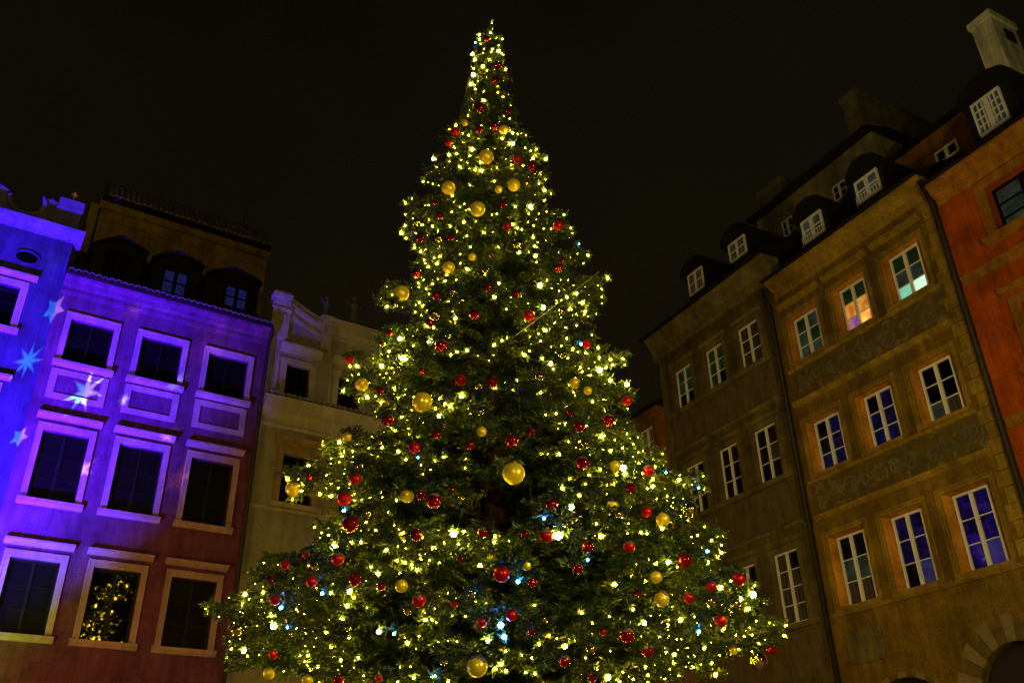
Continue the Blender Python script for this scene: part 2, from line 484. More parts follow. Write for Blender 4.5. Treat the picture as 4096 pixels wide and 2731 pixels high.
class Building:
    def __init__(s, name, label, Mx, ox):
        s.ox = ox
        s.root = link(name, None)
        s.root.matrix_world = Mx @ Matrix.Translation((ox, 0, 0))
        tag(s.root, label, 'house')
    def add(s, name, mb, mat, parent=None, smooth=False):
        return link(name, mb.mesh(name, mat, smooth, s.ox), parent or s.root)

    def wall(s, x0, x1, z0, z1, y, holes, depth, mat, back=7.0, name='wall', parent=None, arches=(), reveal=None, splay=0.0):
        mb = MB()
        H = list(holes) + [(a[0] - a[2], a[0] + a[2], 0.0, a[1] + a[2]) for a in arches]
        xs = sorted({x0, x1, *[h[0] for h in H], *[h[1] for h in H]})
        zs = sorted({z0, z1, *[h[2] for h in H], *[h[3] for h in H]})
        xs = [v for v in xs if x0 <= v <= x1]
        zs = [v for v in zs if z0 <= v <= z1]
        for i in range(len(xs) - 1):
            for j in range(len(zs) - 1):
                cx, cz = (xs[i] + xs[i + 1]) / 2, (zs[j] + zs[j + 1]) / 2
                if any(h[0] < cx < h[1] and h[2] < cz < h[3] for h in H):
                    continue
                mb.quad((xs[i], y, zs[j]), (xs[i + 1], y, zs[j]), (xs[i + 1], y, zs[j + 1]), (xs[i], y, zs[j + 1]))
        rvs = []
        for a, b, c, d in holes:
            r = mb
            if reveal:
                r = MB()
                rvs.append(r)
            e, t = splay, splay * 0.35
            r.quad((a, y, c), (a, y, d), (a + e, y + depth, d - t), (a + e, y + depth, c))
            r.quad((b, y, d), (b, y, c), (b - e, y + depth, c), (b - e, y + depth, d - t))
            r.quad((a, y, d), (b, y, d), (b - e, y + depth, d - t), (a + e, y + depth, d - t))
            r.quad((b, y, c), (a, y, c), (a + e, y + depth, c), (b - e, y + depth, c))
        for cx, sz, ra in arches:
            n = 16
            arc = [(cx - ra * math.cos(math.pi * k / n), sz + ra * math.sin(math.pi * k / n)) for k in range(n + 1)]
            for k in range(n):
                p, q = arc[k], arc[k + 1]
                mb.quad((p[0], y, p[1]), (q[0], y, q[1]), (q[0], y, sz + ra), (p[0], y, sz + ra))
                mb.quad((q[0], y, q[1]), (p[0], y, p[1]), (p[0], y + depth, p[1]), (q[0], y + depth, q[1]))
            for sx in (-1, 1):
                mb.quad((cx + sx * ra, y, 0), (cx + sx * ra, y, sz), (cx + sx * ra, y + depth, sz), (cx + sx * ra, y + depth, 0))
        yb = y + back
        mb.quad((x0, y, z0), (x0, y, z1), (x0, yb, z1), (x0, yb, z0))
        mb.quad((x1, y, z1), (x1, y, z0), (x1, yb, z0), (x1, yb, z1))
        mb.quad((x0, y, z1), (x1, y, z1), (x1, yb, z1), (x0, yb, z1))
        mb.quad((x1, yb, z0), (x0, yb, z0), (x0, yb, z1), (x1, yb, z1))
        w = s.add(name, mb, mat, parent)
        for r in rvs:
            s.add('window_reveal', r, reveal, w)
        return w

    def window(s, x0, x1, z0, z1, y, cols=2, rows=3, fm='frame_white', fw=0.055, mull=0.095, mun=0.028, panes='dark',
               parent=None, name='window', d=0.06, ajar=False):
        """casement window: frame mesh with every pane a child of its own"""
        mb = MB()
        mb.box(x0, x0 + fw, y - d, y + 0.02, z0, z1).box(x1 - fw, x1, y - d, y + 0.02, z0, z1)
        mb.box(x0 + fw, x1 - fw, y - d, y + 0.02, z0, z0 + fw).box(x0 + fw, x1 - fw, y - d, y + 0.02, z1 - fw, z1)
        xi0, xi1, zi0, zi1 = x0 + fw, x1 - fw, z0 + fw, z1 - fw
        xe = [xi0 + (xi1 - xi0) * k / cols for k in range(cols + 1)]
        ze = [zi0 + (zi1 - zi0) * k / rows for k in range(rows + 1)]
        for k in range(1, cols):
            w = mull if (cols == 2 or k == cols // 2) else mun
            mb.box(xe[k] - w / 2, xe[k] + w / 2, y - d - 0.012, y + 0.018, zi0, zi1)
        for k in range(cols):
            wl = 0.0 if k == 0 else (mull if (cols == 2 or k == cols // 2) else mun) / 2
            wr = 0.0 if k == cols - 1 else (mull if (cols == 2 or k + 1 == cols // 2) else mun) / 2
            for j in range(1, rows):
                mb.box(xe[k] + wl, xe[k + 1] - wr, y - d + 0.018, y + 0.016, ze[j] - mun / 2, ze[j] + mun / 2)
        w = s.add(name, mb, M[fm], parent)
        for k in range(cols):
            for j in range(rows):
                pm = panes
                if isinstance(panes, dict):
                    pm = panes.get((k, j), panes.get('*', 'dark'))
                p = MB().box(xe[k] + 0.005, xe[k + 1] - 0.005, y - 0.012, y + 0.0, ze[j] + 0.004, ze[j + 1] - 0.004)
                po = s.add('pane', p, G[pm], w if parent is None else parent)
                # old panes never lie quite flat: tilt each about its own middle by a fraction of a degree
        return w

def extrude(profile, x0, x1):
    return MB().prism_x(profile, x0, x1)

# ------------------------------------------------------------------ ground
gm, gN, gL, gP = newmat('cobblestones')
gv = gN.new('ShaderNodeTexVoronoi')
gv.feature = 'DISTANCE_TO_EDGE'
gv.inputs['Scale'].default_value = 900
gt = gN.new('ShaderNodeTexCoord')
gL.new(gt.outputs['Generated'], gv.inputs['Vector'])
gr = gN.new('ShaderNodeValToRGB')
gr.color_ramp.elements[0].color = (0.03, 0.028, 0.025, 1)
gr.color_ramp.elements[1].position = 0.1
gr.color_ramp.elements[1].color = (0.13, 0.12, 0.11, 1)
gL.new(gv.outputs['Distance'], gr.inputs['Fac'])
gL.new(gr.outputs['Color'], gP.inputs['Base Color'])
gP.inputs['Roughness'].default_value = 0.6
g = link('ground', MB().quad((-120, -90, 0), (120, -90, 0), (120, 150, 0), (-120, 150, 0)).mesh('ground', gm))
g['kind'] = 'structure'
g['label'] = 'cobbled market square'

# ================================================================== LEFT ROW OF HOUSES
# ---------------- blue-lit house with scrolled attic, at the frame's edge
B = Building('scroll_attic_house', 'blue lit house with a scrolled attic, oval window and projecting cornice', ML, -4.5)
hA = [(-3.55, -2.35, 14.98, 16.38), (-3.5, -2.3, 11.05, 13.05), (-3.5, -2.3, 7.0, 9.2), (-6.4, -5.2, 14.98, 16.38), (-6.4, -5.2, 11.05, 13.05)]
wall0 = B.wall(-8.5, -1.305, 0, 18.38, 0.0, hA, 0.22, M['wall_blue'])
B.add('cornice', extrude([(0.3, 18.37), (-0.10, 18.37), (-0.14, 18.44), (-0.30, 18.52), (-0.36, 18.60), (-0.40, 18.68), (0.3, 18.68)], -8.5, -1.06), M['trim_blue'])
# attic with the scroll-shaped opening
cc, cr_ = (-2.86, 19.47), 0.45
arc = [(cc[0] + cr_ * math.cos(a), cc[1] + cr_ * math.sin(a)) for a in [math.radians(168 + (372 - 168) * k / 22) for k in range(23)]]
at = MB()
base = [(p[0], 18.67) for p in arc]
at.strip_y(base, arc, 0.02, 0.42)
at.prism_y([(-5.6, 18.67), (arc[0][0], 18.67), arc[0], (-3.42, 19.66), (-3.75, 19.80), (-4.3, 19.86), (-5.6, 20.5)], 0.02, 0.42)
at.prism_y([(arc[-1][0], 18.67), (-2.02, 18.67), (-2.02, 19.72), (-2.20, 19.80), (-2.36, 19.74), arc[-1]], 0.02, 0.42)
B.add('attic_wall', at, M['trim_blue'])
B.add('attic_pier', MB().box(-2.03, -1.30, -0.04, 0.46, 18.67, 19.55).box(-2.0, -1.26, -0.08, 0.5, 19.55, 19.92), M['trim_blue'])
vol = [(cc[0] + (cr_ + 0.05) * math.cos(a), -0.01, cc[1] + (cr_ + 0.05) * math.sin(a)) for a in [math.radians(172 + (400 - 172) * k / 24) for k in range(25)]]
B.add('scroll_moulding', MB().tube(vol, [0.075] * 23 + [0.06, 0.04], 8), M['trim_blue'], smooth=True)
# oval window
ov = MB()
n = 24
for k in range(n):
    a, b = 2 * math.pi * k / n, 2 * math.pi * (k + 1) / n
    f = lambda t, s: (-2.42 + 0.30 * s * math.cos(t), 17.44 + 0.20 * s * math.sin(t))
    ov.prism_y([f(a, 1.0), f(b, 1.0), f(b, 1.22), f(a, 1.22)], -0.05, 0.0)
ovf = B.add('oval_window', ov, M['wall_blue'])
B.add('pane', MB().prism_y([f(2 * math.pi * k / n, 1.0) for k in range(n)], -0.012, -0.004), G['dark'], ovf)
for a, b, c, d in hA:
    w = B.window(a, b, c, d, 0.2, 2, 3, 'frame_dark')
    sr = MB().box(a - 0.2, a, -0.06, 0.0, c, d + 0.2).box(b, b + 0.2, -0.06, 0.0, c, d + 0.2).box(a, b, -0.06, 0.0, d, d + 0.2)
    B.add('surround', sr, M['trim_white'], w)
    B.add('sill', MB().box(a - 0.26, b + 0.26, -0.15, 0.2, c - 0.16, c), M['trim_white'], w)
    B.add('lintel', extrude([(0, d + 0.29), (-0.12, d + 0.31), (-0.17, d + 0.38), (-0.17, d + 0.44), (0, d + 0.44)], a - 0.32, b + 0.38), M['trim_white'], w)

orb = MB().lathe([(0.012, -0.42), (0.012, -0.09), (0.05, -0.085), (0.085, -0.05), (0.10, 0), (0.085, 0.05), (0.05, 0.085), (0.01, 0.1)], 14)
o = link('gilded_orb', orb.mesh('gilded_orb', M['gilt'], True))
o.matrix_world = ML @ Matrix.Translation((-1.62, 0.2, 20.32))
tag(o, 'small gilded ball finial on a rod above the scrolled attic pier', 'finial')

# ---------------- violet / terracotta house, three by three windows
B = Building('terracotta_house', 'terracotta house washed in violet light, three rows of pale framed dark windows', ML, 2.0)
cols = [(-0.97, 0.60), (1.11, 2.70), (3.21, 4.84)]
rowsL = [(14.31, 15.98, 'top'), (10.09, 12.33, 'mid'), (6.53, 8.67, 'low')]
holes = []
for a, b in cols:
    for c, d, k in rowsL:
        holes.append((a + 0.165, b - 0.165, c + 0.0, d - 0.2))
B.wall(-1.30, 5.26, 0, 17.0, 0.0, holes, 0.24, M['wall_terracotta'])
i = 0
for a, b in cols:
    for c, d, k in rowsL:
        h = holes[i]
        i += 1
        pn = 'dark'
        w = B.window(h[0], h[1], h[2], h[3], 0.2, 2, 3, 'frame_dark', fw=0.06, mull=0.08, mun=0.02, panes='dark' if (k == 'low' and 1.0 < a < 1.2) else 'matte')
        ft = 0.055
        sr = MB().box(a, h[0], -ft, 0.0, c, d).box(h[1], b, -ft, 0.0, c, d).box(h[0], h[1], -ft, 0.0, h[3], d)
        sr.box(a - 0.001, a + 0.045, -ft - 0.025, -ft + 0.002, c, d + 0.001).box(a + 0.045, b - 0.045, -ft - 0.025, -ft + 0.002, d - 0.045, d + 0.001).box(b - 0.045, b + 0.001, -ft - 0.025, -ft + 0.002, c, d + 0.001)
        B.add('surround', sr, M['trim_white'], w)
        B.add('sill', extrude([(0.2, c - 0.17), (-0.10, c - 0.17), (-0.15, c - 0.12), (-0.18, c - 0.10), (-0.18, c), (0.2, c + 0.002)], a - 0.06, b + 0.06), M['trim_white'], w)
        if k == 'top':
            z0, z1 = 13.12, 14.06
            pf = MB().box(a - 0.02, a + 0.17, -0.05, 0, z0, z1).box(b - 0.19, b, -0.05, 0, z0, z1)
            pf.box(a + 0.17, b - 0.19, -0.05, 0, z0, z0 + 0.17).box(a + 0.17, b - 0.19, -0.05, 0, z1 - 0.17, z1)
            B.add('panel_frame', pf, M['trim_white'])
        else:
            B.add('lintel', extrude([(0, d + 0.13), (-0.08, d + 0.15), (-0.16, d + 0.20), (-0.20, d + 0.23), (-0.20, d + 0.29), (0, d + 0.31)], a - 0.08, b + 0.09), M['trim_white'], w)
B.add('cornice', extrude([(0.3, 16.56), (-0.05, 16.56), (-0.08, 16.66), (-0.08, 16.78), (-0.16, 16.85), (-0.20, 16.96), (-0.30, 17.03), (-0.33, 17.10), (0.3, 17.10)], -1.29, 5.25), M['wall_terracotta'])
roof = B.add('roof', extrude([(-0.42, 17.12), (-0.42, 17.18), (2.6, 19.24), (2.6, 19.0), (0.0, 17.05)], -1.29, 5.25), M['roof_dark'])
# eave tiles, one object each
tm = MB()
nn = 7
for k in range(nn):
    a, b = math.pi * k / nn, math.pi * (k + 1) / nn
    o1, o2 = (0.085 * math.cos(a), 0.075 * math.sin(a)), (0.085 * math.cos(b), 0.075 * math.sin(b))
    i1, i2 = (0.066 * math.cos(a), 0.056 * math.sin(a)), (0.066 * math.cos(b), 0.056 * math.sin(b))
    tm.prism_y([o1, o2, i2, i1], 0.0, 0.40)
tile_me = tm.mesh('tile', M['tile'], True)
ang = math.atan2(2.06, 3.02)
for k in range(33):
    t = link('tile', tile_me, roof)
    t.location = (-1.17 + 0.196 * k - 2.0, -0.47 + random.uniform(-0.02, 0.02), 17.17 + random.uniform(-0.008, 0.008))
    t.rotation_euler = (ang, random.uniform(-0.04, 0.04), random.uniform(-0.03, 0.03))
# dormers
for (x0, x1, zs, zp, wx0, wx1, wz0, wz1, pm, fmat) in (
        (-0.71, 1.03, 19.10, 19.66, -0.22, 0.58, 18.0, 18.98, 'dark', 'frame_dark'),
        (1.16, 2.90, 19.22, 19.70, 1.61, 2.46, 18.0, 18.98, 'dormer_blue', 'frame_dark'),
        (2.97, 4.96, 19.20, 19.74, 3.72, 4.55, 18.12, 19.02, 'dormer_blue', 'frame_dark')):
    xc = x0 + (x1 - x0) * 0.47
    dm = MB()
    g = [(x0, zs - 0.02), (x0 + 0.2, zs + 0.16), (xc, zp), (x1 - 0.18, zs + 0.30), (x1, zs + 0.18)]
    dm.prism_y([(x0 + 0.07, 17.6), (x1 - 0.07, 17.6), (x1 - 0.07, zs + 0.14), (xc, zp - 0.08), (x0 + 0.07, zs - 0.02)], 0.86, 2.5)
    dm.strip_y([(x, z - 0.08) for x, z in g], g, 0.64, 2.55)
    dm.box(wx0 - 0.1, wx1 + 0.1, 0.78, 0.86, wz0 - 0.14, wz0 - 0.02)
    d_ = B.add('dormer', dm, M['roof_dark'], roof if False else None)
    B.window(wx0, wx1, wz0, wz1, 0.85, 2, 2, fmat, fw=0.06, mull=0.12, mun=0.05, panes=pm, parent=d_, name='dormer_window')
# set-back attic storey
st = MB().box(-0.62, 5.5, 2.5, 6.0, 18.2, 21.95)
st.box(-0.99, -0.70, 2.3, 3.0, 18.2, 21.7).box(-0.68, 5.52, 2.44, 2.5, 21.22, 21.28).box(-0.70, 5.56, 2.34, 2.5, 21.66, 21.95)
for x in (1.18, 3.12, 5.15):
    st.box(x, x + 0.26, 2.42, 2.5, 18.4, 21.22)
B.add('attic_storey', st, M['wall_ochre_attic'])
ur = B.add('upper_roof', extrude([(2.15, 21.96), (2.15, 22.02), (3.05, 23.16), (6.0, 23.16), (6.0, 21.96)], -0.55, 5.50), M['roof_dark'])
ang2 = math.atan2(1.14, 0.9)
for r_ in range(4):
    for k in range(31):
        t = link('tile', tile_me, ur)
        yy = 2.10 + 0.9 * r_ * 0.228
        t.location = (-0.46 + 0.196 * k - 2.0, yy, 22.03 + 1.14 * r_ * 0.228 + random.uniform(-0.01, 0.01))
        t.rotation_euler = (ang2 + 0.05, random.uniform(-0.05, 0.05), random.uniform(-0.04, 0.04))
B.add('drainpipe', MB().tube([(5.24, -0.12, 0), (5.24, -0.12, 16.6), (5.26, -0.30, 17.0), (5.26, -0.34, 17.1)], 0.06, 10), M['pipe'], smooth=True)
fin = MB().lathe([(0.14, 0), (0.16, 0.08), (0.09, 0.14), (0.06, 0.3), (0.10, 0.42), (0.11, 0.5), (0.05, 0.6), (0.04, 0.75), (0.01, 0.95)], 12)
o = link('roof_finial', fin.mesh('roof_finial', M['stone'], True))
o.matrix_world = ML @ Matrix.Translation((4.62, 3.15, 23.14))
tag(o, 'turned stone finial on the tiled upper roof of the terracotta house', 'finial')
yb = 2.8

# ---------------- cream house with curved attic, behind the tree
B = Building('curved_attic_house', 'cream house with a sweeping curved attic and hooded windows, partly behind the tree', ML, 12.0)
up = [(6.0 + 1.9 * k, 6.84 + 1.9 * k, 14.95, 16.12) for k in range(7)]
lo = [(6.24 + 2.05 * k, 7.34 + 2.05 * k, 11.2, 12.87) for k in range(6)]
lo2 = [(6.24 + 2.05 * k, 7.34 + 2.05 * k, 7.0, 8.85) for k in range(6)]
B.wall(5.28, 20.1, 0, 17.7, 0.06, up + lo + lo2, 0.24, M['wall_cream'])
B.add('attic_pier', MB().box(5.24, 5.86, -0.08, 0.5, 17.0, 18.55).box(5.20, 5.90, -0.12, 0.54, 18.55, 18.72).box(5.26, 5.84, -0.05, 0.47, 18.72, 18.84)
      .box(5.20, 5.90, -0.13, -0.08, 18.05, 18.15), M['trim_cream'])
B.add('attic_pier', MB().box(7.08, 7.46, -0.06, 0.5, 16.95, 18.2).box(7.04, 7.50, -0.10, 0.52, 17.72, 17.82).box(7.02, 7.52, -0.12, 0.54, 18.2, 18.34), M['trim_cream'])
crv = lambda x: 18.50 - (18.50 - 18.02) * (1 - ((7.08 - x) / 1.22) ** 2) if x < 7.08 else 18.02
xs = [5.86 + (7.08 - 5.86) * k / 10 for k in range(11)]
topc = [(x, 18.80 - 0.50 * (1 - ((7.08 - x) / 1.22) ** 1.35)) for x in xs]
B.add('attic_wall', MB().strip_y([(x, 17.69) for x in xs], topc, 0.08, 0.45).box(7.46, 20.1, 0.08, 0.45, 17.69, 18.26).box(7.46, 20.1, 0.0, 0.5, 18.26, 18.38), M['trim_cream'])
for dz, y0 in ((-0.34, -0.02), (-0.74, 0.0)):
    B.add('moulding', MB().strip_y([(x, z + dz - 0.05) for x, z in topc], [(x, z + dz + 0.05) for x, z in topc], y0, 0.10), M['trim_cream'])
    B.add('moulding', MB().box(7.46, 20.1, y0, 0.10, 18.32 + dz - 0.05, 18.32 + dz + 0.05), M['trim_cream'])
for xp in (5.30, 7.12):
    for k in range(3):
        B.add('drop_ornament', MB().box(xp + 0.16 * k if xp > 6 and k < 2 else xp + 0.17 * k, xp + 0.16 * k + 0.09 if xp > 6 and k < 2 else xp + 0.17 * k + 0.09, -0.12, -0.06, 17.62, 17.86), M['trim_cream'])
for a, b, c, d in up:
    w = B.window(a, b, c, d, 0.26, 2, 3, 'frame_dark')
    sr = MB().box(a - 0.20, a, 0.0, 0.06, c - 0.05, d + 0.2).box(b, b + 0.20, 0.0, 0.06, c - 0.05, d + 0.2).box(a, b, 0.0, 0.06, d, d + 0.2)
    sr.box(a - 0.27, a - 0.2, 0.01, 0.06, d + 0.0, d + 0.2).box(b + 0.2, b + 0.27, 0.01, 0.06, d + 0.0, d + 0.2)
    B.add('surround', sr, M['trim_cream'], w)
    B.add('lintel', extrude([(0.06, d + 0.42), (-0.10, d + 0.46), (-0.14, d + 0.56), (-0.20, d + 0.62), (-0.20, d + 0.70), (0.06, d + 0.74)], a - 0.32, b + 0.34), M['trim_cream'], w)
    B.add('pilaster_strip', MB().box(a - 0.36, a - 0.28, 0.02, 0.06, c - 0.05, d + 0.42), M['trim_cream'], w)
cor = B.add('cornice', extrude([(0.3, 13.68), (-0.05, 13.68), (-0.08, 13.74), (-0.08, 13.80), (-0.02, 13.84), (-0.02, 14.04), (-0.10, 14.10), (-0.14, 14.20), (-0.30, 14.30), (-0.36, 14.42), (-0.40, 14.66), (0.3, 14.72)], 5.30, 20.1), M['trim_cream'])
for k in range(40):
    t = link('tile', tile_me, cor)
    t.location = (5.42 + 0.2 * k - 12.0, -0.47, 14.70)
    t.rotation_euler = (0.12, 0, random.uniform(-0.04, 0.04))
for rr in (lo, lo2):
    for a, b, c, d in rr:
        w = B.window(a, b, c, d, 0.26, 2, 3, 'frame_dark')
        B.add('surround', MB().box(a - 0.22, a, 0.0, 0.06, c, d + 0.26).box(b, b + 0.22, 0.0, 0.06, c, d + 0.26).box(a, b, 0.0, 0.06, d, d + 0.26), M['trim_brown'], w)
        B.add('lintel', extrude([(0.06, d + 0.36), (-0.14, d + 0.42), (-0.2, d + 0.54), (0.06, d + 0.58)], a - 0.34, b + 0.34), M['trim_brown'], w)
        B.add('sill', MB().box(a - 0.3, b + 0.3, -0.1, 0.26, c - 0.16, c), M['trim_cream'], w)
B.add('string_course', MB().box(5.29, 20.1, 0.0, 0.06, 10.92, 11.02), M['trim_cream'])
B.add('roof', extrude([(0.4, 17.7), (0.4, 18.0), (4.0, 20.0), (7.0, 18.0), (7.0, 17.7)], 7.5, 20.1), M['roof_dark'])

def statue(x, z, h, label, lean):
    b = MB()
    b.box(-0.22, 0.22, -0.2, 0.2, 0.0, 0.16)
    prof = [(0.20, 0.16), (0.21, 0.3), (0.17, 0.55), (0.15, 0.78), (0.17, 0.95), (0.19, 1.05), (0.15, 1.15), (0.07, 1.22), (0.065, 1.27),
            (0.10, 1.33), (0.11, 1.41), (0.09, 1.50), (0.03, 1.54)]
    b.lathe(prof, 12)
    b.tube([(0.16, 0, 1.08), (0.30, -0.05, 0.95), (0.26, -0.16, 0.80)], [0.06, 0.05, 0.04], 7)
    b.tube([(-0.16, 0, 1.08), (-0.30, 0.0, 1.18), (-0.36, -0.04, 1.42)], [0.06, 0.05, 0.04], 7)
    o = link('statue', b.mesh('statue', M['stone'], True))
    o.matrix_world = ML @ Matrix.Translation((x, 0.28, z)) @ Matrix.Rotation(lean, 4, 'Z') @ Matrix.Scale(h / 1.54, 4)
    tag(o, label, 'statue', 'roof statues')
statue(7.27, 18.34, 1.05, 'dim robed stone statue on the curved attic, nearest the terracotta house', 0.2)
statue(8.36, 18.38, 1.35, 'dim robed stone statue on the attic, close beside the tree branches', -0.5)

# ================================================================== RIGHT ROW OF HOUSES
YB2 = -0.21
# ---------------- amber house farthest back, half hidden
B = Building('amber_house', 'low amber house at the back corner, half hidden behind the tree', MR, -8.7)
hh = [(-8.6, -7.78, 14.05, 15.77), (-10.3, -9.5, 14.05, 15.77), (-8.6, -7.78, 10.2, 12.0), (-10.3, -9.5, 10.2, 12.0), (-8.6, -7.78, 6.4, 8.2), (-10.3, -9.5, 6.4, 8.2)]
B.wall(-10.75, -6.87, 0, 16.1, -0.1, hh, 0.12, M['wall_amber'])
for a, b, c, d in hh:
    B.window(a, b, c, d, 0.0, 2, 3, 'frame_white', fw=0.05, mull=0.07, mun=0.02, panes='curtain' if c > 14 else 'dark')
B.add('cornice', extrude([(0.2, 16.0), (-0.16, 16.0), (-0.3, 16.1), (-0.5, 16.16), (-0.5, 16.22), (0.2, 16.22)], -10.75, -6.93), M['wall_amber'])
B.add('roof', extrude([(-0.7, 16.2), (-0.7, 16.28), (2.6, 18.2), (6.0, 16.4), (6.0, 16.2)], -10.75, -6.93), M['roof_dark'])

# ---------------- olive house
B = Building('olive_house', 'dim olive house with narrow white casements and two round topped dormers', MR, -3.6)
cx_ = [(-6.07, -5.10), (-4.25, -3.30), (-2.47, -1.45)]
rz_ = [(15.72, 17.27, 3), (11.57, 13.38, 3), (7.12, 9.25, 4), (2.6, 4.7, 4)]
holes = [(a, b, c, d) for c, d, r in rz_ for a, b in cx_]
YB1 = -0.1
B.wall(-6.86, -0.62, 0, 18.7, YB1, holes, 0.12, M['wall_olive'])
pp = {0: {'*': 'green', (0, 0): 'dark', (1, 0): 'dark'}, 1: {'*': 'green', (1, 0): 'dark'}, 2: 'dim', 5: {'*': 'dark', (1, 1): 'dim'}, 8: {'*': 'dim', (1, 3): 'dark'}}
q = 0
for c, d, r in rz_:
    for a, b in cx_:
        w = B.window(a, b, c, d, 0.0, 2, r, 'frame_white', fw=0.055, mull=0.085, mun=0.025, panes=pp.get(q, 'dark'))
        q += 1
        B.add('surround', MB().box(a - 0.17, a - 0.002, YB1 - 0.045, YB1, c, d + 0.16).box(b + 0.002, b + 0.17, YB1 - 0.045, YB1, c, d + 0.16).box(a - 0.002, b + 0.002, YB1 - 0.045, YB1, d + 0.002, d + 0.16), M['trim_olive'], w)
        B.add('lintel', extrude([(YB1, d + 0.24), (YB1 - 0.05, d + 0.26), (YB1 - 0.10, d + 0.33), (YB1 - 0.10, d + 0.37), (YB1, d + 0.40)], a - 0.24, b + 0.24), M['trim_olive'], w)
for z in (15.56, 11.44, 7.02):
    B.add('sill_course', extrude([(YB1, z - 0.06), (YB1 - 0.08, z - 0.05), (YB1 - 0.15, z + 0.03), (YB1 - 0.15, z + 0.09), (YB1, z + 0.12)], -6.66, -0.98), M['trim_olive'])
for z in (14.08, 9.94):
    B.add('string_course', extrude([(YB1, z - 0.07), (YB1 - 0.06, z - 0.05), (YB1 - 0.11, z + 0.03), (YB1, z + 0.07)], -6.7, -0.95), M['trim_olive'])
for z0, z1 in ((14.2, 15.44), (10.08, 11.33), (5.6, 6.9)):
    B.add('frieze_panel', MB().box(-6.5, -1.1, YB1 - 0.012, YB1, z0, z1), M['frieze_olive'])
B.add('corner_pilaster', MB().box(-6.92, -6.64, YB1 - 0.05, YB1, 0, 18.3), M['trim_olive'])
B.add('cornice', extrude([(0.2, 18.2), (YB1 - 0.04, 18.2), (YB1 - 0.10, 18.35), (YB1 - 0.12, 18.6), (YB1 - 0.26, 18.78), (YB1 - 0.34, 18.98), (YB1 - 0.50, 19.08), (0.2, 19.1)], -7.2, -0.3), M['trim_olive'])
B.add('roof', extrude([(-0.70, 19.1), (-0.70, 19.20), (3.2, 21.75), (6.0, 21.9), (6.0, 19.1)], -7.35, -0.2), M['roof_dark'])
for (wx0, wx1, wz0, wz1, pm) in ((-5.21, -4.33, 20.36, 21.30, 'curtain'), (-2.75, -1.85, 20.44, 21.22, 'curtain')):
    xc = (wx0 + wx1) / 2
    x0, x1 = xc - 0.62, xc + 0.62
    dm = MB()
    dm.prism_y([(x0 + 0.08, 19.4), (x1 - 0.08, 19.4), (x1 - 0.08, wz1 + 0.08), (x0 + 0.08, wz1 + 0.08)], 0.44, 3.0)
    ar = [(xc - 0.74 * math.cos(math.pi * k / 14), wz1 + 0.02 + 0.58 * math.sin(math.pi * k / 14)) for k in range(15)]
    dm.prism_y([(x, z - 0.07) for x, z in ar], 0.45, 3.4)
    dm.strip_y([(xc + (x - xc) * 0.88, wz1 + 0.0 + (z - wz1) * 0.84) for x, z in ar], ar, 0.25, 3.45)
    d_ = B.add('dormer', dm, M['roof_dark'])
    B.window(wx0, wx1, wz0, wz1, 0.42, 2, 2, 'frame_white', fw=0.05, mull=0.07, mun=0.025, panes=pm, parent=d_, name='dormer_window')
ch = B.add('chimney', MB().box(-4.1, -2.75, 4.0, 5.4, 21.5, 25.7).box(-4.16, -2.69, 3.94, 5.46, 25.7, 25.95).box(-4.0, -2.85, 4.1, 5.3, 25.95, 26.1), M['firewall'])

# ---------------- ochre house with sgraffito friezes
B = Building('ochre_house', 'ochre house with painted friezes, deep orange window reveals and two dark dormers', MR, 2.8)
cx_ = [(0.06, 1.07), (2.04, 3.02), (3.98, 5.00)]
rz_ = [(14.74, 16.32, 't'), (11.05, 12.69, 'm'), (7.15, 9.10, 'b')]
holes = [(a, b, c, d) for c, d, r in rz_ for a, b in cx_]
SPL = 0.19
B.wall(-0.60, 5.95, 0, 17.6, YB2, [(a - SPL, b + SPL, c, d + 0.35 * SPL) for a, b, c, d in holes], 0.23, M['wall_ochre'], arches=[(4.66, 4.32, 1.12), (1.46, 3.70, 1.42)], reveal=M['reveal_orange'], splay=SPL)
B.add('ground_storey_render', MB(), M['wall_ochre_low']) if False else None
PP = [
    {'*': 'grey', (0, 2): 'green', (1, 1): 'green'},
    {(0, 2): 'green', (1, 2): 'green', (0, 1): 'orange', (1, 1): 'orange', (0, 0): 'violet', (1, 0): 'lamp'},
    {(0, 2): 'green', (1, 2): 'green', (0, 1): 'grey', (1, 1): 'grey', (0, 0): 'cyan_dim', (1, 0): 'cyan'},
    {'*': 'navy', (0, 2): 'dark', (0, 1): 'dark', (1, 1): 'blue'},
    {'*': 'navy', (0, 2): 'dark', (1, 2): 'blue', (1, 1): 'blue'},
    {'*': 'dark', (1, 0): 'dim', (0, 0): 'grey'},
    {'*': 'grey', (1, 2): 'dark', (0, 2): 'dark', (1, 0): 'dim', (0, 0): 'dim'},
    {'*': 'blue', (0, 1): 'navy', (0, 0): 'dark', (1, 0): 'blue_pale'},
    {'*': 'blue', (1, 0): 'blue_pale'},
]
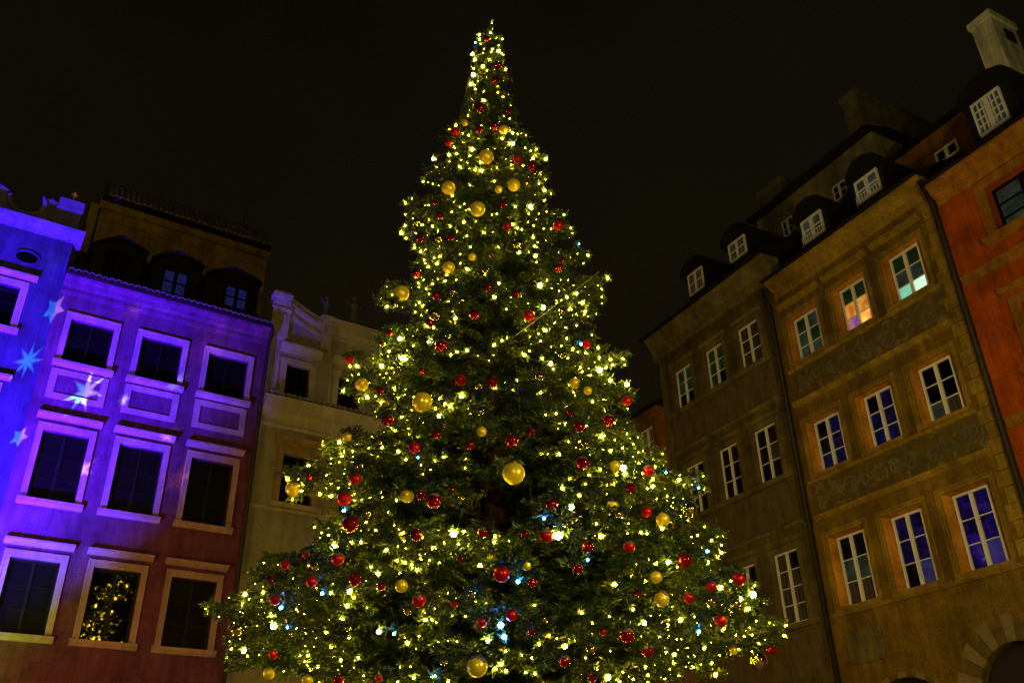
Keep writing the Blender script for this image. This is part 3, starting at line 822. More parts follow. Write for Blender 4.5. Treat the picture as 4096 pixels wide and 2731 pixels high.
for q, (a, b, c, d) in enumerate(holes):
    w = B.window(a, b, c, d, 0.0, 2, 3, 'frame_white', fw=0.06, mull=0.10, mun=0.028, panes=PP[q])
    y = YB2
    a, b, d = a - SPL, b + SPL, d + 0.35 * SPL
    B.add('surround', MB().box(a - 0.14, a - 0.002, y - 0.05, y, c, d + 0.14).box(b + 0.002, b + 0.14, y - 0.05, y, c, d + 0.14).box(a - 0.002, b + 0.002, y - 0.05, y, d + 0.002, d + 0.14)
          .box(a - 0.14, a - 0.09, y - 0.08, y - 0.05, c, d + 0.14).box(b + 0.09, b + 0.14, y - 0.08, y - 0.05, c, d + 0.14).box(a - 0.09, b + 0.09, y - 0.08, y - 0.05, d + 0.09, d + 0.14), M['trim_ochre'], w)
    zt = d + 0.42
    if c > 14:
        B.add('lintel', extrude([(y, zt), (y - 0.08, zt + 0.04), (y - 0.12, zt + 0.10), (y - 0.18, zt + 0.13), (y - 0.18, zt + 0.17), (y, zt + 0.21)], a - 0.18, b + 0.22), M['trim_ochre'], w)
    B.add('sill', MB().box(a - 0.10, b + 0.12, y - 0.13, 0.0, c - 0.12, c - 0.002), M['trim_ochre'], w)
for z in (14.56, 10.87, 6.98):
    B.add('sill_course', extrude([(YB2, z - 0.05), (YB2 - 0.05, z - 0.04), (YB2 - 0.11, z + 0.03), (YB2 - 0.11, z + 0.05), (YB2, z + 0.06)], -0.40, 5.42), M['trim_ochre'])
for z in (13.42, 9.78):
    B.add('string_course', extrude([(YB2, z - 0.10), (YB2 - 0.06, z - 0.08), (YB2 - 0.14, z + 0.0), (YB2 - 0.16, z + 0.06), (YB2, z + 0.10)], -0.40, 5.50), M['trim_ochre'])
for z0, z1 in ((13.54, 14.49), (9.90, 10.80)):
    B.add('frieze_panel', MB().box(-0.34, 5.38, YB2 - 0.014, YB2, z0, z1), M['frieze'])
for (a, b) in ((1.42, 1.69), (3.36, 3.63)):
    for c, d, r in rz_:
        B.add('pilaster_strip', MB().box(a, b, YB2 - 0.035, YB2, c, d + 0.42 if c > 14 else d + 0.5), M['wall_ochre'])
orn_m = [surface('sgraffito_pale_plaster', (0.13, 0.11, 0.045), (0.22, 0.19, 0.09), scale=6, rough=0.95), surface('sgraffito_grey_plaster', (0.105, 0.092, 0.042), (0.18, 0.16, 0.08), scale=6, rough=0.95)]
ro = random.Random(5)
def flat_line(mb, pts, w, y):
    for k in range(len(pts) - 1):
        (x0, z0), (x1, z1) = pts[k], pts[k + 1]
        l = math.hypot(x1 - x0, z1 - z0) or 1e-6
        wa, wb = w[k], w[k + 1]
        nx, nz = -(z1 - z0) / l, (x1 - x0) / l
        mb.prism_y([(x0 + nx * wa, z0 + nz * wa), (x1 + nx * wb, z1 + nz * wb), (x1 - nx * wb, z1 - nz * wb), (x0 - nx * wa, z0 - nz * wa)], y - 0.012, y)
for z0, z1 in ((13.54, 14.49), (9.90, 10.80)):
    x = -0.15
    flip = 1
    while x < 5.0:
        wd = ro.uniform(0.42, 0.66)
        cxm, czm = x + wd / 2, (z0 + z1) / 2 + ro.uniform(-0.08, 0.08)
        mb = MB()
        R0 = min(wd * 0.52, 0.36) * ro.uniform(0.8, 1.0)
        n_ = 22
        turn = ro.uniform(1.3, 1.9) * 2 * math.pi
        st_ = ro.uniform(0, 6.28)
        sp_ = [(cxm + flip * R0 * (1 - 0.85 * k / n_) * math.cos(st_ + turn * k / n_), czm + R0 * (1 - 0.85 * k / n_) * math.sin(st_ + turn * k / n_)) for k in range(n_ + 1)]
        flat_line(mb, sp_, [0.045 * (1 - 0.5 * k / n_) * ro.uniform(0.6, 1.3) for k in range(n_ + 1)], YB2 - 0.014)
        for q in range(ro.randint(3, 6)):               # leaves springing from the scroll
            k = ro.randint(0, n_ - 6)
            px_, pz_ = sp_[k]
            a_ = ro.uniform(0, 6.28)
            l_ = ro.uniform(0.10, 0.22)
            lf_ = [(px_ + l_ * t * math.cos(a_ + 0.8 * t), pz_ + l_ * t * math.sin(a_ + 0.8 * t)) for t in (0, 0.33, 0.66, 1)]
            lf_ = [(xx, min(z1 - 0.03, max(z0 + 0.03, zz_))) for xx, zz_ in lf_]
            flat_line(mb, lf_, [0.015, 0.055, 0.045, 0.005], YB2 - 0.015)
        B.add('scroll_ornament', mb, ro.choice(orn_m))
        x += wd + ro.uniform(-0.04, 0.16)
        flip = -flip
# quoins, one stone each
for k in range(42):
    z = 0.2 + k * 0.41
    wq = 0.52 if k % 2 else 0.40
    B.add('quoin', MB().box(5.90 - wq, 5.90, YB2 - 0.035 - random.uniform(0, 0.012), YB2, z + 0.012, z + 0.398), M['trim_ochre'])
B.add('cornice', extrude([(0.2, 17.3), (YB2 - 0.03, 17.3), (YB2 - 0.08, 17.4), (YB2 - 0.10, 17.54), (YB2 - 0.24, 17.64), (YB2 - 0.34, 17.72), (YB2 - 0.46, 17.78), (YB2 - 0.46, 17.86), (0.2, 17.86)], -0.35, 5.93), M['trim_ochre'])
B.add('roof', extrude([(-0.76, 17.86), (-0.76, 17.93), (3.4, 20.6), (7.0, 20.8), (7.0, 17.86)], -0.42, 5.95), M['roof_dark'])
for (wx0, wx1, wz0, wz1) in ((0.78, 1.69, 19.07, 19.93), (3.17, 4.08, 19.10, 19.91)):
    xc = (wx0 + wx1) / 2
    dm = MB()
    x0, x1 = xc - 0.60, xc + 0.66
    dm.prism_y([(x0 + 0.04, 18.2), (x1 - 0.04, 18.2), (x1 - 0.04, wz1 + 0.12), (x0 + 0.04, wz1 + 0.12)], 0.44, 3.2)
    dm.prism_y([(x0 - 0.12, wz1 + 0.10), (x1 + 0.12, wz1 + 0.10), (x1 - 0.12, wz1 + 0.52), (xc + 0.15, wz1 + 0.70), (xc - 0.3, wz1 + 0.68), (x0 + 0.05, wz1 + 0.45)], 0.26, 3.6)
    d_ = B.add('dormer', dm, M['roof_dark'])
    B.window(wx0, wx1, wz0, wz1, 0.42, 2, 2, 'frame_white', fw=0.07, mull=0.14, mun=0.05, panes='grey', parent=d_, name='dormer_window')
    rl = MB()
    for k in range(9):
        xr = wx0 + (wx1 - wx0) * k / 8
        rl.box(xr - 0.009, xr + 0.009, 0.30, 0.318, wz0 - 0.12, wz0 + 0.20)
    rl.box(wx0, wx1, 0.298, 0.32, wz0 + 0.20, wz0 + 0.22)
    B.add('dormer_railing', rl, M['frame_white'], d_)
us = B.wall(-3.55, 2.52, 20.2, 23.75, 3.0, [(-2.31, -1.72, 22.16, 22.90), (0.34, 0.97, 22.06, 22.74)], 0.1, M['wall_pale'], back=3.5, name='set_back_storey')
for a, b, c, d in ((-2.31, -1.72, 22.16, 22.90), (0.34, 0.97, 22.06, 22.74)):
    B.window(a, b, c, d, 3.06, 2, 2, 'frame_white', fw=0.05, mull=0.09, mun=0.025, panes='dark', parent=us, name='attic_window')
B.add('upper_roof', extrude([(2.6, 23.75), (2.6, 23.86), (4.0, 24.3), (7.0, 24.3), (7.0, 23.75)], -3.75, 2.6), M['roof_dark'])
B.add('firewall', MB().box(0.95, 1.65, 4.0, 9.0, 23.0, 26.9).box(0.88, 1.72, 3.94, 9.06, 26.9, 27.08), M['firewall'])
B.add('drainpipe', MB().tube([(-0.60, YB2 - 0.12, 0), (-0.60, YB2 - 0.12, 17.1), (-0.50, YB2 - 0.42, 17.7)], 0.075, 10), M['pipe'], smooth=True)
B.add('drainpipe', MB().tube([(5.95, YB2 - 0.13, 0), (5.95, YB2 - 0.13, 16.9), (5.98, YB2 - 0.46, 17.6)], 0.085, 10), M['pipe'], smooth=True)
B.add('plaque', MB().box(-0.10, 1.05, YB2 - 0.03, YB2, 5.70, 6.44).box(-0.14, -0.10, YB2 - 0.05, YB2, 5.66, 6.48).box(1.05, 1.09, YB2 - 0.05, YB2, 5.66, 6.48)
      .box(-0.10, 1.05, YB2 - 0.05, YB2, 5.66, 5.70).box(-0.10, 1.05, YB2 - 0.05, YB2, 6.44, 6.48), M['trim_olive'])
def voussoirs(cx, cz, ra, thick, n, alt):
    for k in range(n):
        a0, a1 = math.pi * (k + 0.03) / n, math.pi * (k + 0.97) / n
        th = thick * (1.0 if (k % 2 == 0) == alt else 0.62)
        pts = [(cx - ra * math.cos(a0), cz + ra * math.sin(a0)), (cx - ra * math.cos(a1), cz + ra * math.sin(a1)),
               (cx - (ra + th) * math.cos(a1), cz + (ra + th) * math.sin(a1)), (cx - (ra + th) * math.cos(a0), cz + (ra + th) * math.sin(a0))]
        B.add('voussoir', MB().prism_y(pts, YB2 - 0.05 - random.uniform(0, 0.02), YB2 + 0.02), M['voussoir_pale'] if (k % 2 == 0) == alt else M['voussoir'])
voussoirs(4.66, 4.32, 1.12, 0.62, 15, False)
voussoirs(1.46, 3.70, 1.42, 0.14, 17, True)
for cx, zt, ra in ((4.66, 4.32, 1.12), (1.46, 3.70, 1.42)):
    B.add('dark_doorway', MB().box(cx - ra, cx + ra, 0.0, 0.08, 0, zt + ra), M['dark_doorway'])

# ---------------- orange-red house at the right edge
B = Building('orange_red_house', 'orange red house with a big dark window, tall pale chimney and gridded dormer', MR, 9.0)
Y3 = -0.3
hh = [(7.42, 9.05, 14.98, 16.40), (7.36, 8.80, 11.2, 12.9), (7.36, 8.80, 7.2, 9.0), (10.3, 11.7, 14.98, 16.34), (10.3, 11.7, 11.2, 12.9)]
B.wall(5.97, 13.0, 0, 16.9, Y3, hh, 0.34, M['wall_red'])
for a, b, c, d in hh:
    w = B.window(a, b, c, d, 0.0, 2, 3, 'frame_dark', fw=0.07, mull=0.14, mun=0.05, panes='grey')
    B.add('surround', MB().box(a - 0.30, a - 0.002, Y3 - 0.06, Y3, c, d + 0.27).box(b + 0.002, b + 0.30, Y3 - 0.06, Y3, c, d + 0.27).box(a - 0.002, b + 0.002, Y3 - 0.06, Y3, d + 0.002, d + 0.27), M['trim_amber'], w)
    B.add('sill', extrude([(Y3, c - 0.2), (Y3 - 0.1, c - 0.16), (Y3 - 0.2, c - 0.08), (Y3 - 0.2, c - 0.01), (Y3, c)], a - 0.42, b + 0.42), M['trim_amber'], w)
    if c < 14:
        B.add('lintel', extrude([(Y3, d + 0.40), (Y3 - 0.12, d + 0.46), (Y3 - 0.18, d + 0.56), (Y3, d + 0.62)], a - 0.44, b + 0.44), M['trim_amber'], w)
for z in (14.2, 10.2):
    B.add('string_course', extrude([(Y3, z - 0.14), (Y3 - 0.06, z - 0.12), (Y3 - 0.10, z + 0.06), (Y3 - 0.16, z + 0.12), (Y3, z + 0.18)], 6.10, 13.0), M['trim_amber'])
B.add('cornice', extrude([(0.2, 16.72), (Y3 - 0.04, 16.72), (Y3 - 0.10, 16.78), (Y3 - 0.14, 16.9), (Y3 - 0.30, 17.0), (Y3 - 0.34, 17.14), (Y3 - 0.44, 17.22), (Y3 - 0.44, 17.28), (0.2, 17.28)], 6.10, 13.0), M['trim_amber'])
B.add('roof', extrude([(-0.8, 17.28), (-0.8, 17.36), (3.2, 20.3), (7.0, 20.6), (7.0, 17.3)], 6.0, 13.0), M['roof_dark'])
us = B.wall(2.62, 6.6, 19.6, 21.95, 3.02, [(4.46, 5.31, 20.70, 21.20)], 0.1, M['wall_amber'], back=3.4, name='set_back_storey')
B.window(4.46, 5.31, 20.70, 21.20, 3.08, 2, 1, 'frame_white', fw=0.07, mull=0.12, panes='dark', parent=us, name='attic_window')
B.add('upper_roof', extrude([(2.75, 21.95), (2.75, 22.03), (4.0, 22.3), (6.5, 22.3), (6.5, 21.95)], 2.62, 6.7), M['roof_dark'])
dm = MB()
dm.prism_y([(7.16, 17.6), (8.62, 17.6), (8.62, 19.85), (7.16, 19.85)], 0.44, 3.2)
dm.prism_y([(7.02, 19.80), (8.80, 19.80), (8.62, 20.06), (8.2, 20.26), (7.75, 20.30), (7.25, 20.08)], 0.24, 3.4)
d_ = B.add('dormer', dm, M['roof_dark'])
B.window(7.41, 8.31, 18.46, 19.60, 0.42, 6, 4, 'frame_white', fw=0.06, mull=0.14, mun=0.03, panes='grey', parent=d_, name='dormer_window')
ch = B.add('chimney', MB().box(6.45, 7.18, 4.0, 5.3, 20.8, 25.45).box(6.38, 7.25, 3.93, 5.37, 25.45, 25.72), M['chimney'])
B.add('chimney_vent', MB().box(7.19, 7.22, 4.5, 5.0, 24.6, 25.1), M['roof_dark'], ch)

# ================================================================== THE CHRISTMAS TREE
TX, TY = -0.40, 15.0
S2 = 4096 / 2352.0
def ray(x, y):                       # picture point (2352 px wide view) -> direction, metres
    dx, dy = x * S2 - 2048.0, y * S2 - 1365.5
    dx, dy = _c * dx - _s * dy, _s * dx + _c * dy
    return Vector((dx, FPX * math.cos(PITCH) + dy * math.sin(PITCH), FPX * math.sin(PITCH) - dy * math.cos(PITCH))).normalized()
sil = [(60, 1112, 1122), (100, 1090, 1150), (160, 1082, 1157), (200, 1084, 1168), (235, 1072, 1200), (270, 1045, 1203), (300, 1028, 1218), (340, 1000, 1250),
       (365, 978, 1254), (400, 970, 1256), (430, 982, 1268), (450, 962, 1290), (490, 920, 1322), (530, 913, 1314), (560, 950, 1300), (600, 935, 1345),
       (640, 890, 1382), (660, 865, 1402), (690, 866, 1388), (720, 905, 1365), (760, 890, 1345), (780, 860, 1375), (820, 782, 1430), (850, 775, 1447),
       (880, 776, 1452), (900, 815, 1444), (930, 862, 1450), (960, 870, 1425), (1000, 785, 1440), (1040, 720, 1500), (1070, 652, 1530), (1100, 652, 1600),
       (1130, 688, 1642), (1160, 715, 1600), (1190, 708, 1620), (1230, 685, 1680), (1260, 685, 1692), (1290, 630, 1660), (1330, 560, 1722), (1370, 490, 1755),
       (1400, 480, 1765), (1440, 488, 1800), (1470, 540, 1792), (1500, 568, 1745), (1540, 578, 1640), (1568, 595, 1615)]
zt, rl, rr = [], [], []
for y, l, r in sil:
    a, b = ray(l, y), ray(r, y)
    pa, pb = a * (TY / a.y), b * (TY / b.y)
    zt.append((pa.z + pb.z) / 2 + CAMZ)
    rl.append(max(0.02, TX - pa.x))
    rr.append(max(0.02, pb.x - TX))
for arr in (rl, rr):                       # fill the deepest notches a little
    cp = list(arr)
    for i in range(len(arr)):
        nb_ = [cp[k] for k in range(len(cp)) if abs(zt[k] - zt[i]) < 0.35]
        arr[i] = 0.92 * cp[i] + 0.08 * max(nb_)
zt += [3.2, 2.6, 2.0]
rl += [3.9, 3.6, 2.8]
rr += [3.4, 3.2, 2.6]
zt, rl, rr = np.array(zt[::-1]), np.array(rl[::-1]), np.array(rr[::-1])
HT = float(zt[-1])
def crown_r(z, phi):
    a, b = np.interp(z, zt, rl), np.interp(z, zt, rr)
    w = 0.5 * (1 + math.cos(phi))
    # away from the silhouette use a smoother cone so that tiers do not ring round the tree
    sm = 0.5 * (a + b)
    lin = np.interp(z, [2.0, 4.6, 18.6], [3.4, 4.55, 0.04])
    k = abs(math.sin(phi))
    return float((1 - 0.65 * k) * (w * b + (1 - w) * a) + 0.65 * k * (0.55 * lin + 0.45 * sm))

tree = link('christmas_tree', None)
tree.location = (TX, TY, 0)
tag(tree, 'towering fir tree covered in lights and baubles in the middle of the square', 'tree')
bark = surface('fir_bark', (0.045, 0.022, 0.012), (0.09, 0.05, 0.03), scale=9, rough=0.95, bump=1.0, bscale=30, stretch=(1, 1, 0.25))
tp = [(0.02 * math.sin(z * 1.1), 0.02 * math.cos(z * 0.9), z) for z in np.linspace(0, HT + 0.2, 24)]
link('trunk', MB().tube(tp, [0.30 * (1 - (p[2] / (HT + 0.21))) ** 0.8 + 0.012 for p in tp], 12).mesh('trunk', bark, True), tree)

# --- a few fir sprays made of needle-shaped faces
def spray_template(seed):
    r = np.random.default_rng(seed)
    segs = []                                       # (start, dir, length)
    segs.append((np.zeros(3), np.array([1, 0, 0.0]), 1.0))
    ns = 9
    for i in range(ns):
        t = 0.10 + 0.80 * i / (ns - 1)
        for sgn in (-1, 1):
            an = math.radians(r.uniform(36, 58)) * sgn
            ln = (0.50 - 0.34 * t) * r.uniform(0.8, 1.15)
            d = np.array([math.cos(an), math.sin(an), r.uniform(-0.22, 0.10)])
            d /= np.linalg.norm(d)
            segs.append((np.array([t, 0, -0.06 * t * t]), d, ln))
    V = []
    for s0, d, ln in segs:
        k = max(3, int(ln * 6))
        a = np.cross(d, [0, 0, 1.0]); a /= np.linalg.norm(a)
        b = np.cross(d, a)
        for j in range(k):
            t = (j + r.uniform(0.2, 0.8)) / k
            p = s0 + d * ln * t
            th = r.uniform(0, 2 * math.pi)
            rad = a * math.cos(th) * 1.0 + b * math.sin(th) * 0.7
            nd = d * r.uniform(0.6, 1.0) + rad * r.uniform(0.5, 0.9)
            nd /= np.linalg.norm(nd)
            L_ = r.uniform(0.15, 0.28)
            wv = np.cross(nd, r.normal(size=3)); wv /= np.linalg.norm(wv)
            wv *= r.uniform(0.024, 0.038)
            m = p + nd * L_ * 0.45
            V += [p, m + wv, p + nd * L_]
            V += [p, p + nd * L_, m - wv]
        V += [s0 - a * 0.008, s0 + a * 0.008, s0 + d * ln]
    return np.array(V)
def tuft_template(seed):
    r = np.random.default_rng(seed)
    V = []
    for k in range(11):
        nd = np.array([1.0, r.uniform(-1.1, 1.1), r.uniform(-0.9, 0.9)])
        nd /= np.linalg.norm(nd)
        L_ = r.uniform(0.55, 1.0)
        wv = np.cross(nd, r.normal(size=3)); wv /= np.linalg.norm(wv)
        wv *= r.uniform(0.07, 0.12)
        p = r.normal(size=3) * 0.12
        m = p + nd * L_ * 0.45
        V += [p, m + wv, p + nd * L_, p, p + nd * L_, m - wv]
    return np.array(V)
TEMPL = [spray_template(100 + i) for i in range(6)] + [tuft_template(300 + i) for i in range(3)]

sp_pos, sp_dir, sp_len = [], [], []
branch_root = tree
nb = 0
z = 2.7
wh = 0
limb_list = []
while z < HT - 0.35:
    f = (z - 2.5) / (HT - 2.5)
    step = (0.56 * (1 - f) + 0.21 * f) * (0.85 if z < 5.2 else 1.0)
    nl = int(round(12 * (1 - f) + 6 * f)) + (3 if z < 5.2 else 0)
    off = rng.uniform(0, 6.28)
    for k in range(nl):
        phi = off + 2 * math.pi * (k + rng.uniform(-0.28, 0.28)) / nl
        zz = z + rng.uniform(-0.6, 0.6) * step
        dphi = abs((phi + math.pi / 2 + math.pi) % (2 * math.pi) - math.pi)
        if 5.6 < zz < 8.7 and dphi < 0.55 and rng.random() < (0.9 if dphi < 0.3 else 0.4):
            continue                                  # the bare trunk shows through here
        limb_list.append((zz, phi, rng.uniform(0.80, 1.0) if rng.random() > 0.4 else rng.uniform(0.58, 0.85)))
    z += step
# the long arms that make the outline ragged
ARMS = [(300, 1028, 0), (345, 0, 1250), (395, 970, 0), (395, 0, 1256), (490, 918, 0), (520, 0, 1322), (535, 913, 0), (600, 0, 1345), (652, 868, 1400), (685, 864, 1390), (780, 862, 0),
        (845, 772, 1445), (880, 774, 1454), (925, 0, 1452), (1000, 785, 0), (1050, 0, 1510), (1080, 648, 0), (1105, 652, 1605), (1130, 0, 1644), (1200, 706, 0), (1240, 0, 1688), (1258, 684, 1692),
        (1330, 560, 1725), (1380, 486, 1758), (1410, 480, 0), (1440, 486, 1802), (1475, 540, 1790), (1505, 568, 1740), (1540, 578, 0)]
for y, l, r in ARMS:
    for px, sd in ((l, math.pi), (r, 0.0)):
        if not px:
            continue
        q = ray(px, y)
        q = q * (TY / q.y)
        for k in range(2):
            limb_list.append((q.z + CAMZ + rng.uniform(-0.06, 0.06), sd + rng.uniform(-0.2, 0.2), 1.0 if k == 0 else rng.uniform(0.75, 0.95)))
for zz, phi, lf in limb_list:
    f = max(0.0, min(1.0, (zz - 2.5) / (HT - 2.5)))
    droop = 0.05 + 0.06 * (1 - f)
    R0 = crown_r(zz, phi) * lf
    if R0 < 0.12:
        continue
    Ln = max(0.5 * R0, R0 - (0.26 if lf == 1.0 else 0.38))
    if zz > HT - 1.5:
        Ln *= 0.55 + 0.3 * (HT - zz) / 1.5
    z0 = zz + droop * Ln * 0.9 - 0.10 * f * Ln
    dirv = np.array([math.cos(phi), math.sin(phi), 0.0])
    side = np.array([-math.sin(phi), math.cos(phi), 0.0])
    bend = rng.uniform(-0.10, 0.10)
    def limb(t):
        return np.array([0, 0, z0]) + dirv * Ln * t + side * bend * Ln * t * t + np.array([0, 0, Ln * (0.10 * t - (droop + 0.10) * t * t) + 0.22 * min(1, Ln) * max(0, t - 0.78) ** 1.0])
    nseg = 7
    pts = [limb(t) for t in np.linspace(0, 0.97, nseg)]
    rad = 0.012 + 0.0105 * Ln
    br = MB().tube([Vector(p) for p in pts], [rad * (1 - 0.85 * i / (nseg - 1)) for i in range(nseg)], 5)
    link('branch', br.mesh('branch', bark, True), tree)
    # laterals
    gap = 0.24 if Ln > 1.5 else 0.17
    t0 = 0.22 if Ln > 1.2 else 0.08
    n_l = max(3, int(Ln * (1 - t0) / gap))
    for i in range(n_l + 1):
        t = t0 + (1 - t0) * (i + rng.uniform(-0.2, 0.2)) / (n_l + 0.5)
        t = min(max(t, 0.05), 1.0)
        p = limb(t)
        tg = limb(min(1.0, t + 0.03)) - limb(max(0, t - 0.03))
        tg /= np.linalg.norm(tg)
        for sgn in (-1, 1):
            lat = min(1.15, 0.30 * Ln) * (1 - t) ** 0.7 * rng.uniform(0.75, 1.1) + 0.14
            an = math.radians(rng.uniform(42, 62)) * sgn
            d = tg * math.cos(an) + np.cross([0, 0, 1.0], tg) * math.sin(an) + np.array([0, 0, rng.uniform(-0.42, 0.12)])
            d /= np.linalg.norm(d)
            sl = 0.34 + 0.12 * min(1, Ln / 3)
            m = max(1, int(lat / 0.24))
            for j in range(m):
                q = p + d * (lat * (j / m))
                a2 = rng.uniform(-0.55, 0.55)
                dd = d * math.cos(a2) + np.cross([0, 0, 1.0], d) * math.sin(a2)
                sp_pos.append(q)
                sp_dir.append(dd + np.array([0, 0, rng.uniform(-0.25, 0.15)]))
                sp_len.append(sl * rng.uniform(0.75, 1.15) * (0.75 if Ln < 0.6 else 1.0))
                if rng.random() < 0.5:                # upright and hanging tufts give the boughs some body
                    sp_pos.append(q)
                    sp_dir.append(dd * 0.8 + np.array([0, 0, rng.choice([0.7, -0.6])]))
                    sp_len.append(sl * rng.uniform(0.45, 0.75))
    for j in range(2):
        sp_pos.append(limb(0.93))
        sp_dir.append(limb(1.0) - limb(0.9) + rng.normal(size=3) * 0.03 + np.array([0, 0, 0.02]))
        sp_len.append((0.38 if Ln > 0.8 else 0.26) * rng.uniform(0.85, 1.15))
# leader at the very top
for k in range(26):
    h = HT + 0.22 - 0.95 * (k / 26)
    a = rng.uniform(0, 6.28)
    sp_pos.append(np.array([0, 0, h - 0.12]))
    up_ = 3.0 * (1 - k / 26) + 0.35
    sp_dir.append(np.array([math.cos(a), math.sin(a), up_]))
    sp_len.append(0.09 + 0.15 * k / 26)
sp_pos, sp_dir, sp_len = np.array(sp_pos), np.array(sp_dir), np.array(sp_len)
sp_dir /= np.linalg.norm(sp_dir, axis=1)[:, None]

# ------------------------------------------------------------------ fairy lights
def bulb_mat(name, col, strength):
    m, N, L, P = newmat(name)
    P.inputs['Base Color'].default_value = (0.8, 0.75, 0.6, 1)
    P.inputs['Emission Color'].default_value = (*col, 1)
    P.inputs['Emission Strength'].default_value = strength
    return m
WARM = bulb_mat('bulb_warm', (1.0, 0.66, 0.022), 210)
WARM2 = bulb_mat('bulb_warm_dim', (1.0, 0.62, 0.02), 110)
BRIGHT = bulb_mat('bulb_bright', (1.0, 0.74, 0.12), 260)
COOL = bulb_mat('bulb_blue', (0.02, 0.16, 1.0), 200)
def ico(name, mat, r=1.0):
    t = (1 + 5 ** 0.5) / 2
    vs = [(-1, t, 0), (1, t, 0), (-1, -t, 0), (1, -t, 0), (0, -1, t), (0, 1, t), (0, -1, -t), (0, 1, -t), (t, 0, -1), (t, 0, 1), (-t, 0, -1), (-t, 0, 1)]
    fs = [(0, 11, 5), (0, 5, 1), (0, 1, 7), (0, 7, 10), (0, 10, 11), (1, 5, 9), (5, 11, 4), (11, 10, 2), (10, 7, 6), (7, 1, 8), (3, 9, 4), (3, 4, 2), (3, 2, 6), (3, 6, 8), (3, 8, 9), (4, 9, 5), (2, 4, 11), (6, 2, 10), (8, 6, 7), (9, 8, 1)]
    k = r / math.hypot(1, t)
    me = bpy.data.meshes.new(name)
    me.from_pydata([(x * k, y * k, z * k) for x, y, z in vs], [], fs)
    me.materials.append(mat)
    me.polygons.foreach_set('use_smooth', [True] * 20)
    return me
AMBER = bulb_mat('bulb_amber', (1.0, 0.48, 0.008), 150)
bulb_me = {'a': ico('bulb', AMBER), 'w': ico('bulb', WARM), 'd': ico('bulb', WARM2), 'b': ico('bulb', BRIGHT), 'c': ico('bulb', COOL)}

def on_crown(x, y, push=0.06, k=0.98):
    """where the view line through a picture point first meets the crown's outer surface"""
    d = ray(x, y)
    best, bt = 1e9, None
    t = 8.0
    while t < 26:
        p = d * t + Vector((0, 0, CAMZ))
        rx, ry = p.x - TX, p.y - TY
        rad = math.hypot(rx, ry)
        ph = math.atan2(ry, rx)
        g_ = rad - crown_r(p.z, ph) * k
        if g_ < 0:
            bt = t
            break
        if g_ < best:
            best, bt = g_, t
        t += 0.04
    return d * (bt - push) + Vector((0, 0, CAMZ)), bt

bulbs = []           # (x, y, z, kind, radius)
grid = {}
def near(p, r):
    c = tuple(int(math.floor(v / 0.25)) for v in p)
    for i in (-1, 0, 1):
        for j in (-1, 0, 1):
            for k in (-1, 0, 1):
                for q in grid.get((c[0] + i, c[1] + j, c[2] + k), ()):
                    if (q[0] - p[0]) ** 2 + (q[1] - p[1]) ** 2 + (q[2] - p[2]) ** 2 < r * r:
                        return True
    return False
def putb(p, kind, r):
    grid.setdefault(tuple(int(math.floor(v / 0.25)) for v in p), []).append(tuple(p))
    bulbs.append((p[0], p[1], p[2], kind, r))
FL = [(1087, 172, 1.2), (1085, 125, .9), (1145, 118, .9), (1178, 330, .9), (995, 365, .8), (1240, 655, 1.0), (1248, 706, 1.0), (925, 823, 1.2), (918, 778, .8),
      (1378, 850, 1.2), (1440, 883, 1.0), (1312, 1165, .9), (1283, 1230, 1.3), (1042, 1225, 1.1), (1432, 1074, 1.1), (628, 1437, 1.1), (1730, 1365, 1.1),
      (1218, 475, .9), (765, 1255, .8), (985, 785, .7), (1265, 835, .8), (1535, 1290, .7), (870, 1450, .8), (560, 1495, .8), (1700, 1375, .8), (1120, 1470, .7), (1480, 1430, .7)]
for x, y, s in FL:
    p, _ = on_crown(x, y, 0.15)
    putb((p.x - TX, p.y - TY, p.z), 'b', 0.036 * s)
BL = [(1092, 98, .7), (1150, 1435, 1.5), (1158, 1462, 1.2), (790, 1172, .9), (645, 1395, .9), (740, 1362, .8), (905, 1455, .7), (1625, 1265, .8), (1605, 1450, .9),
      (1140, 290, .7), (1335, 790, .8), (1190, 1335, .9), (1605, 1120, .6), (1250, 1190, .7), (1085, 1360, .6), (1530, 1085, .6), (660, 1440, .6), (1350, 1285, .6), (1000, 1550, .6), (960, 1050, .5), (1330, 560, .5)]
for x, y, s in BL:
    p, _ = on_crown(x, y, 0.15)
    putb((p.x - TX, p.y - TY, p.z), 'c', 0.026 * s)
tips = sp_pos + sp_dir * sp_len[:, None] * 0.8
rad = np.hypot(tips[:, 0], tips[:, 1])
crr = np.array([crown_r(float(t[2]), math.atan2(t[1], t[0])) for t in tips])
outer = np.where((rad > 0.55 * crr) & (tips[:, 2] > 2.6))[0]
outer = outer[np.argsort(-(rad / crr)[outer] + rng.normal(0, 0.10, len(outer)))]   # tips first, then deeper in the boughs
pix = {}
_basis = np.array([list(_rt), list(_dn * _c - Vector((1, 0, 0)) * _s), list(_fw)])
def crowded(p, r):                  # evenly spread as seen from the square
    q = _basis @ (np.array([p[0] + TX, p[1] + TY, p[2] - CAMZ]))
    u, v = q[0] / q[2] * FPX / S2, q[1] / q[2] * FPX / S2
    c = (int(u // 30), int(v // 30))
    for i in (-1, 0, 1):
        for j in (-1, 0, 1):
            for a, b in pix.get((c[0] + i, c[1] + j), ()):
                if (a - u) ** 2 + (b - v) ** 2 < r * r:
                    return True
    pix.setdefault(c, []).append((u, v))
    return False
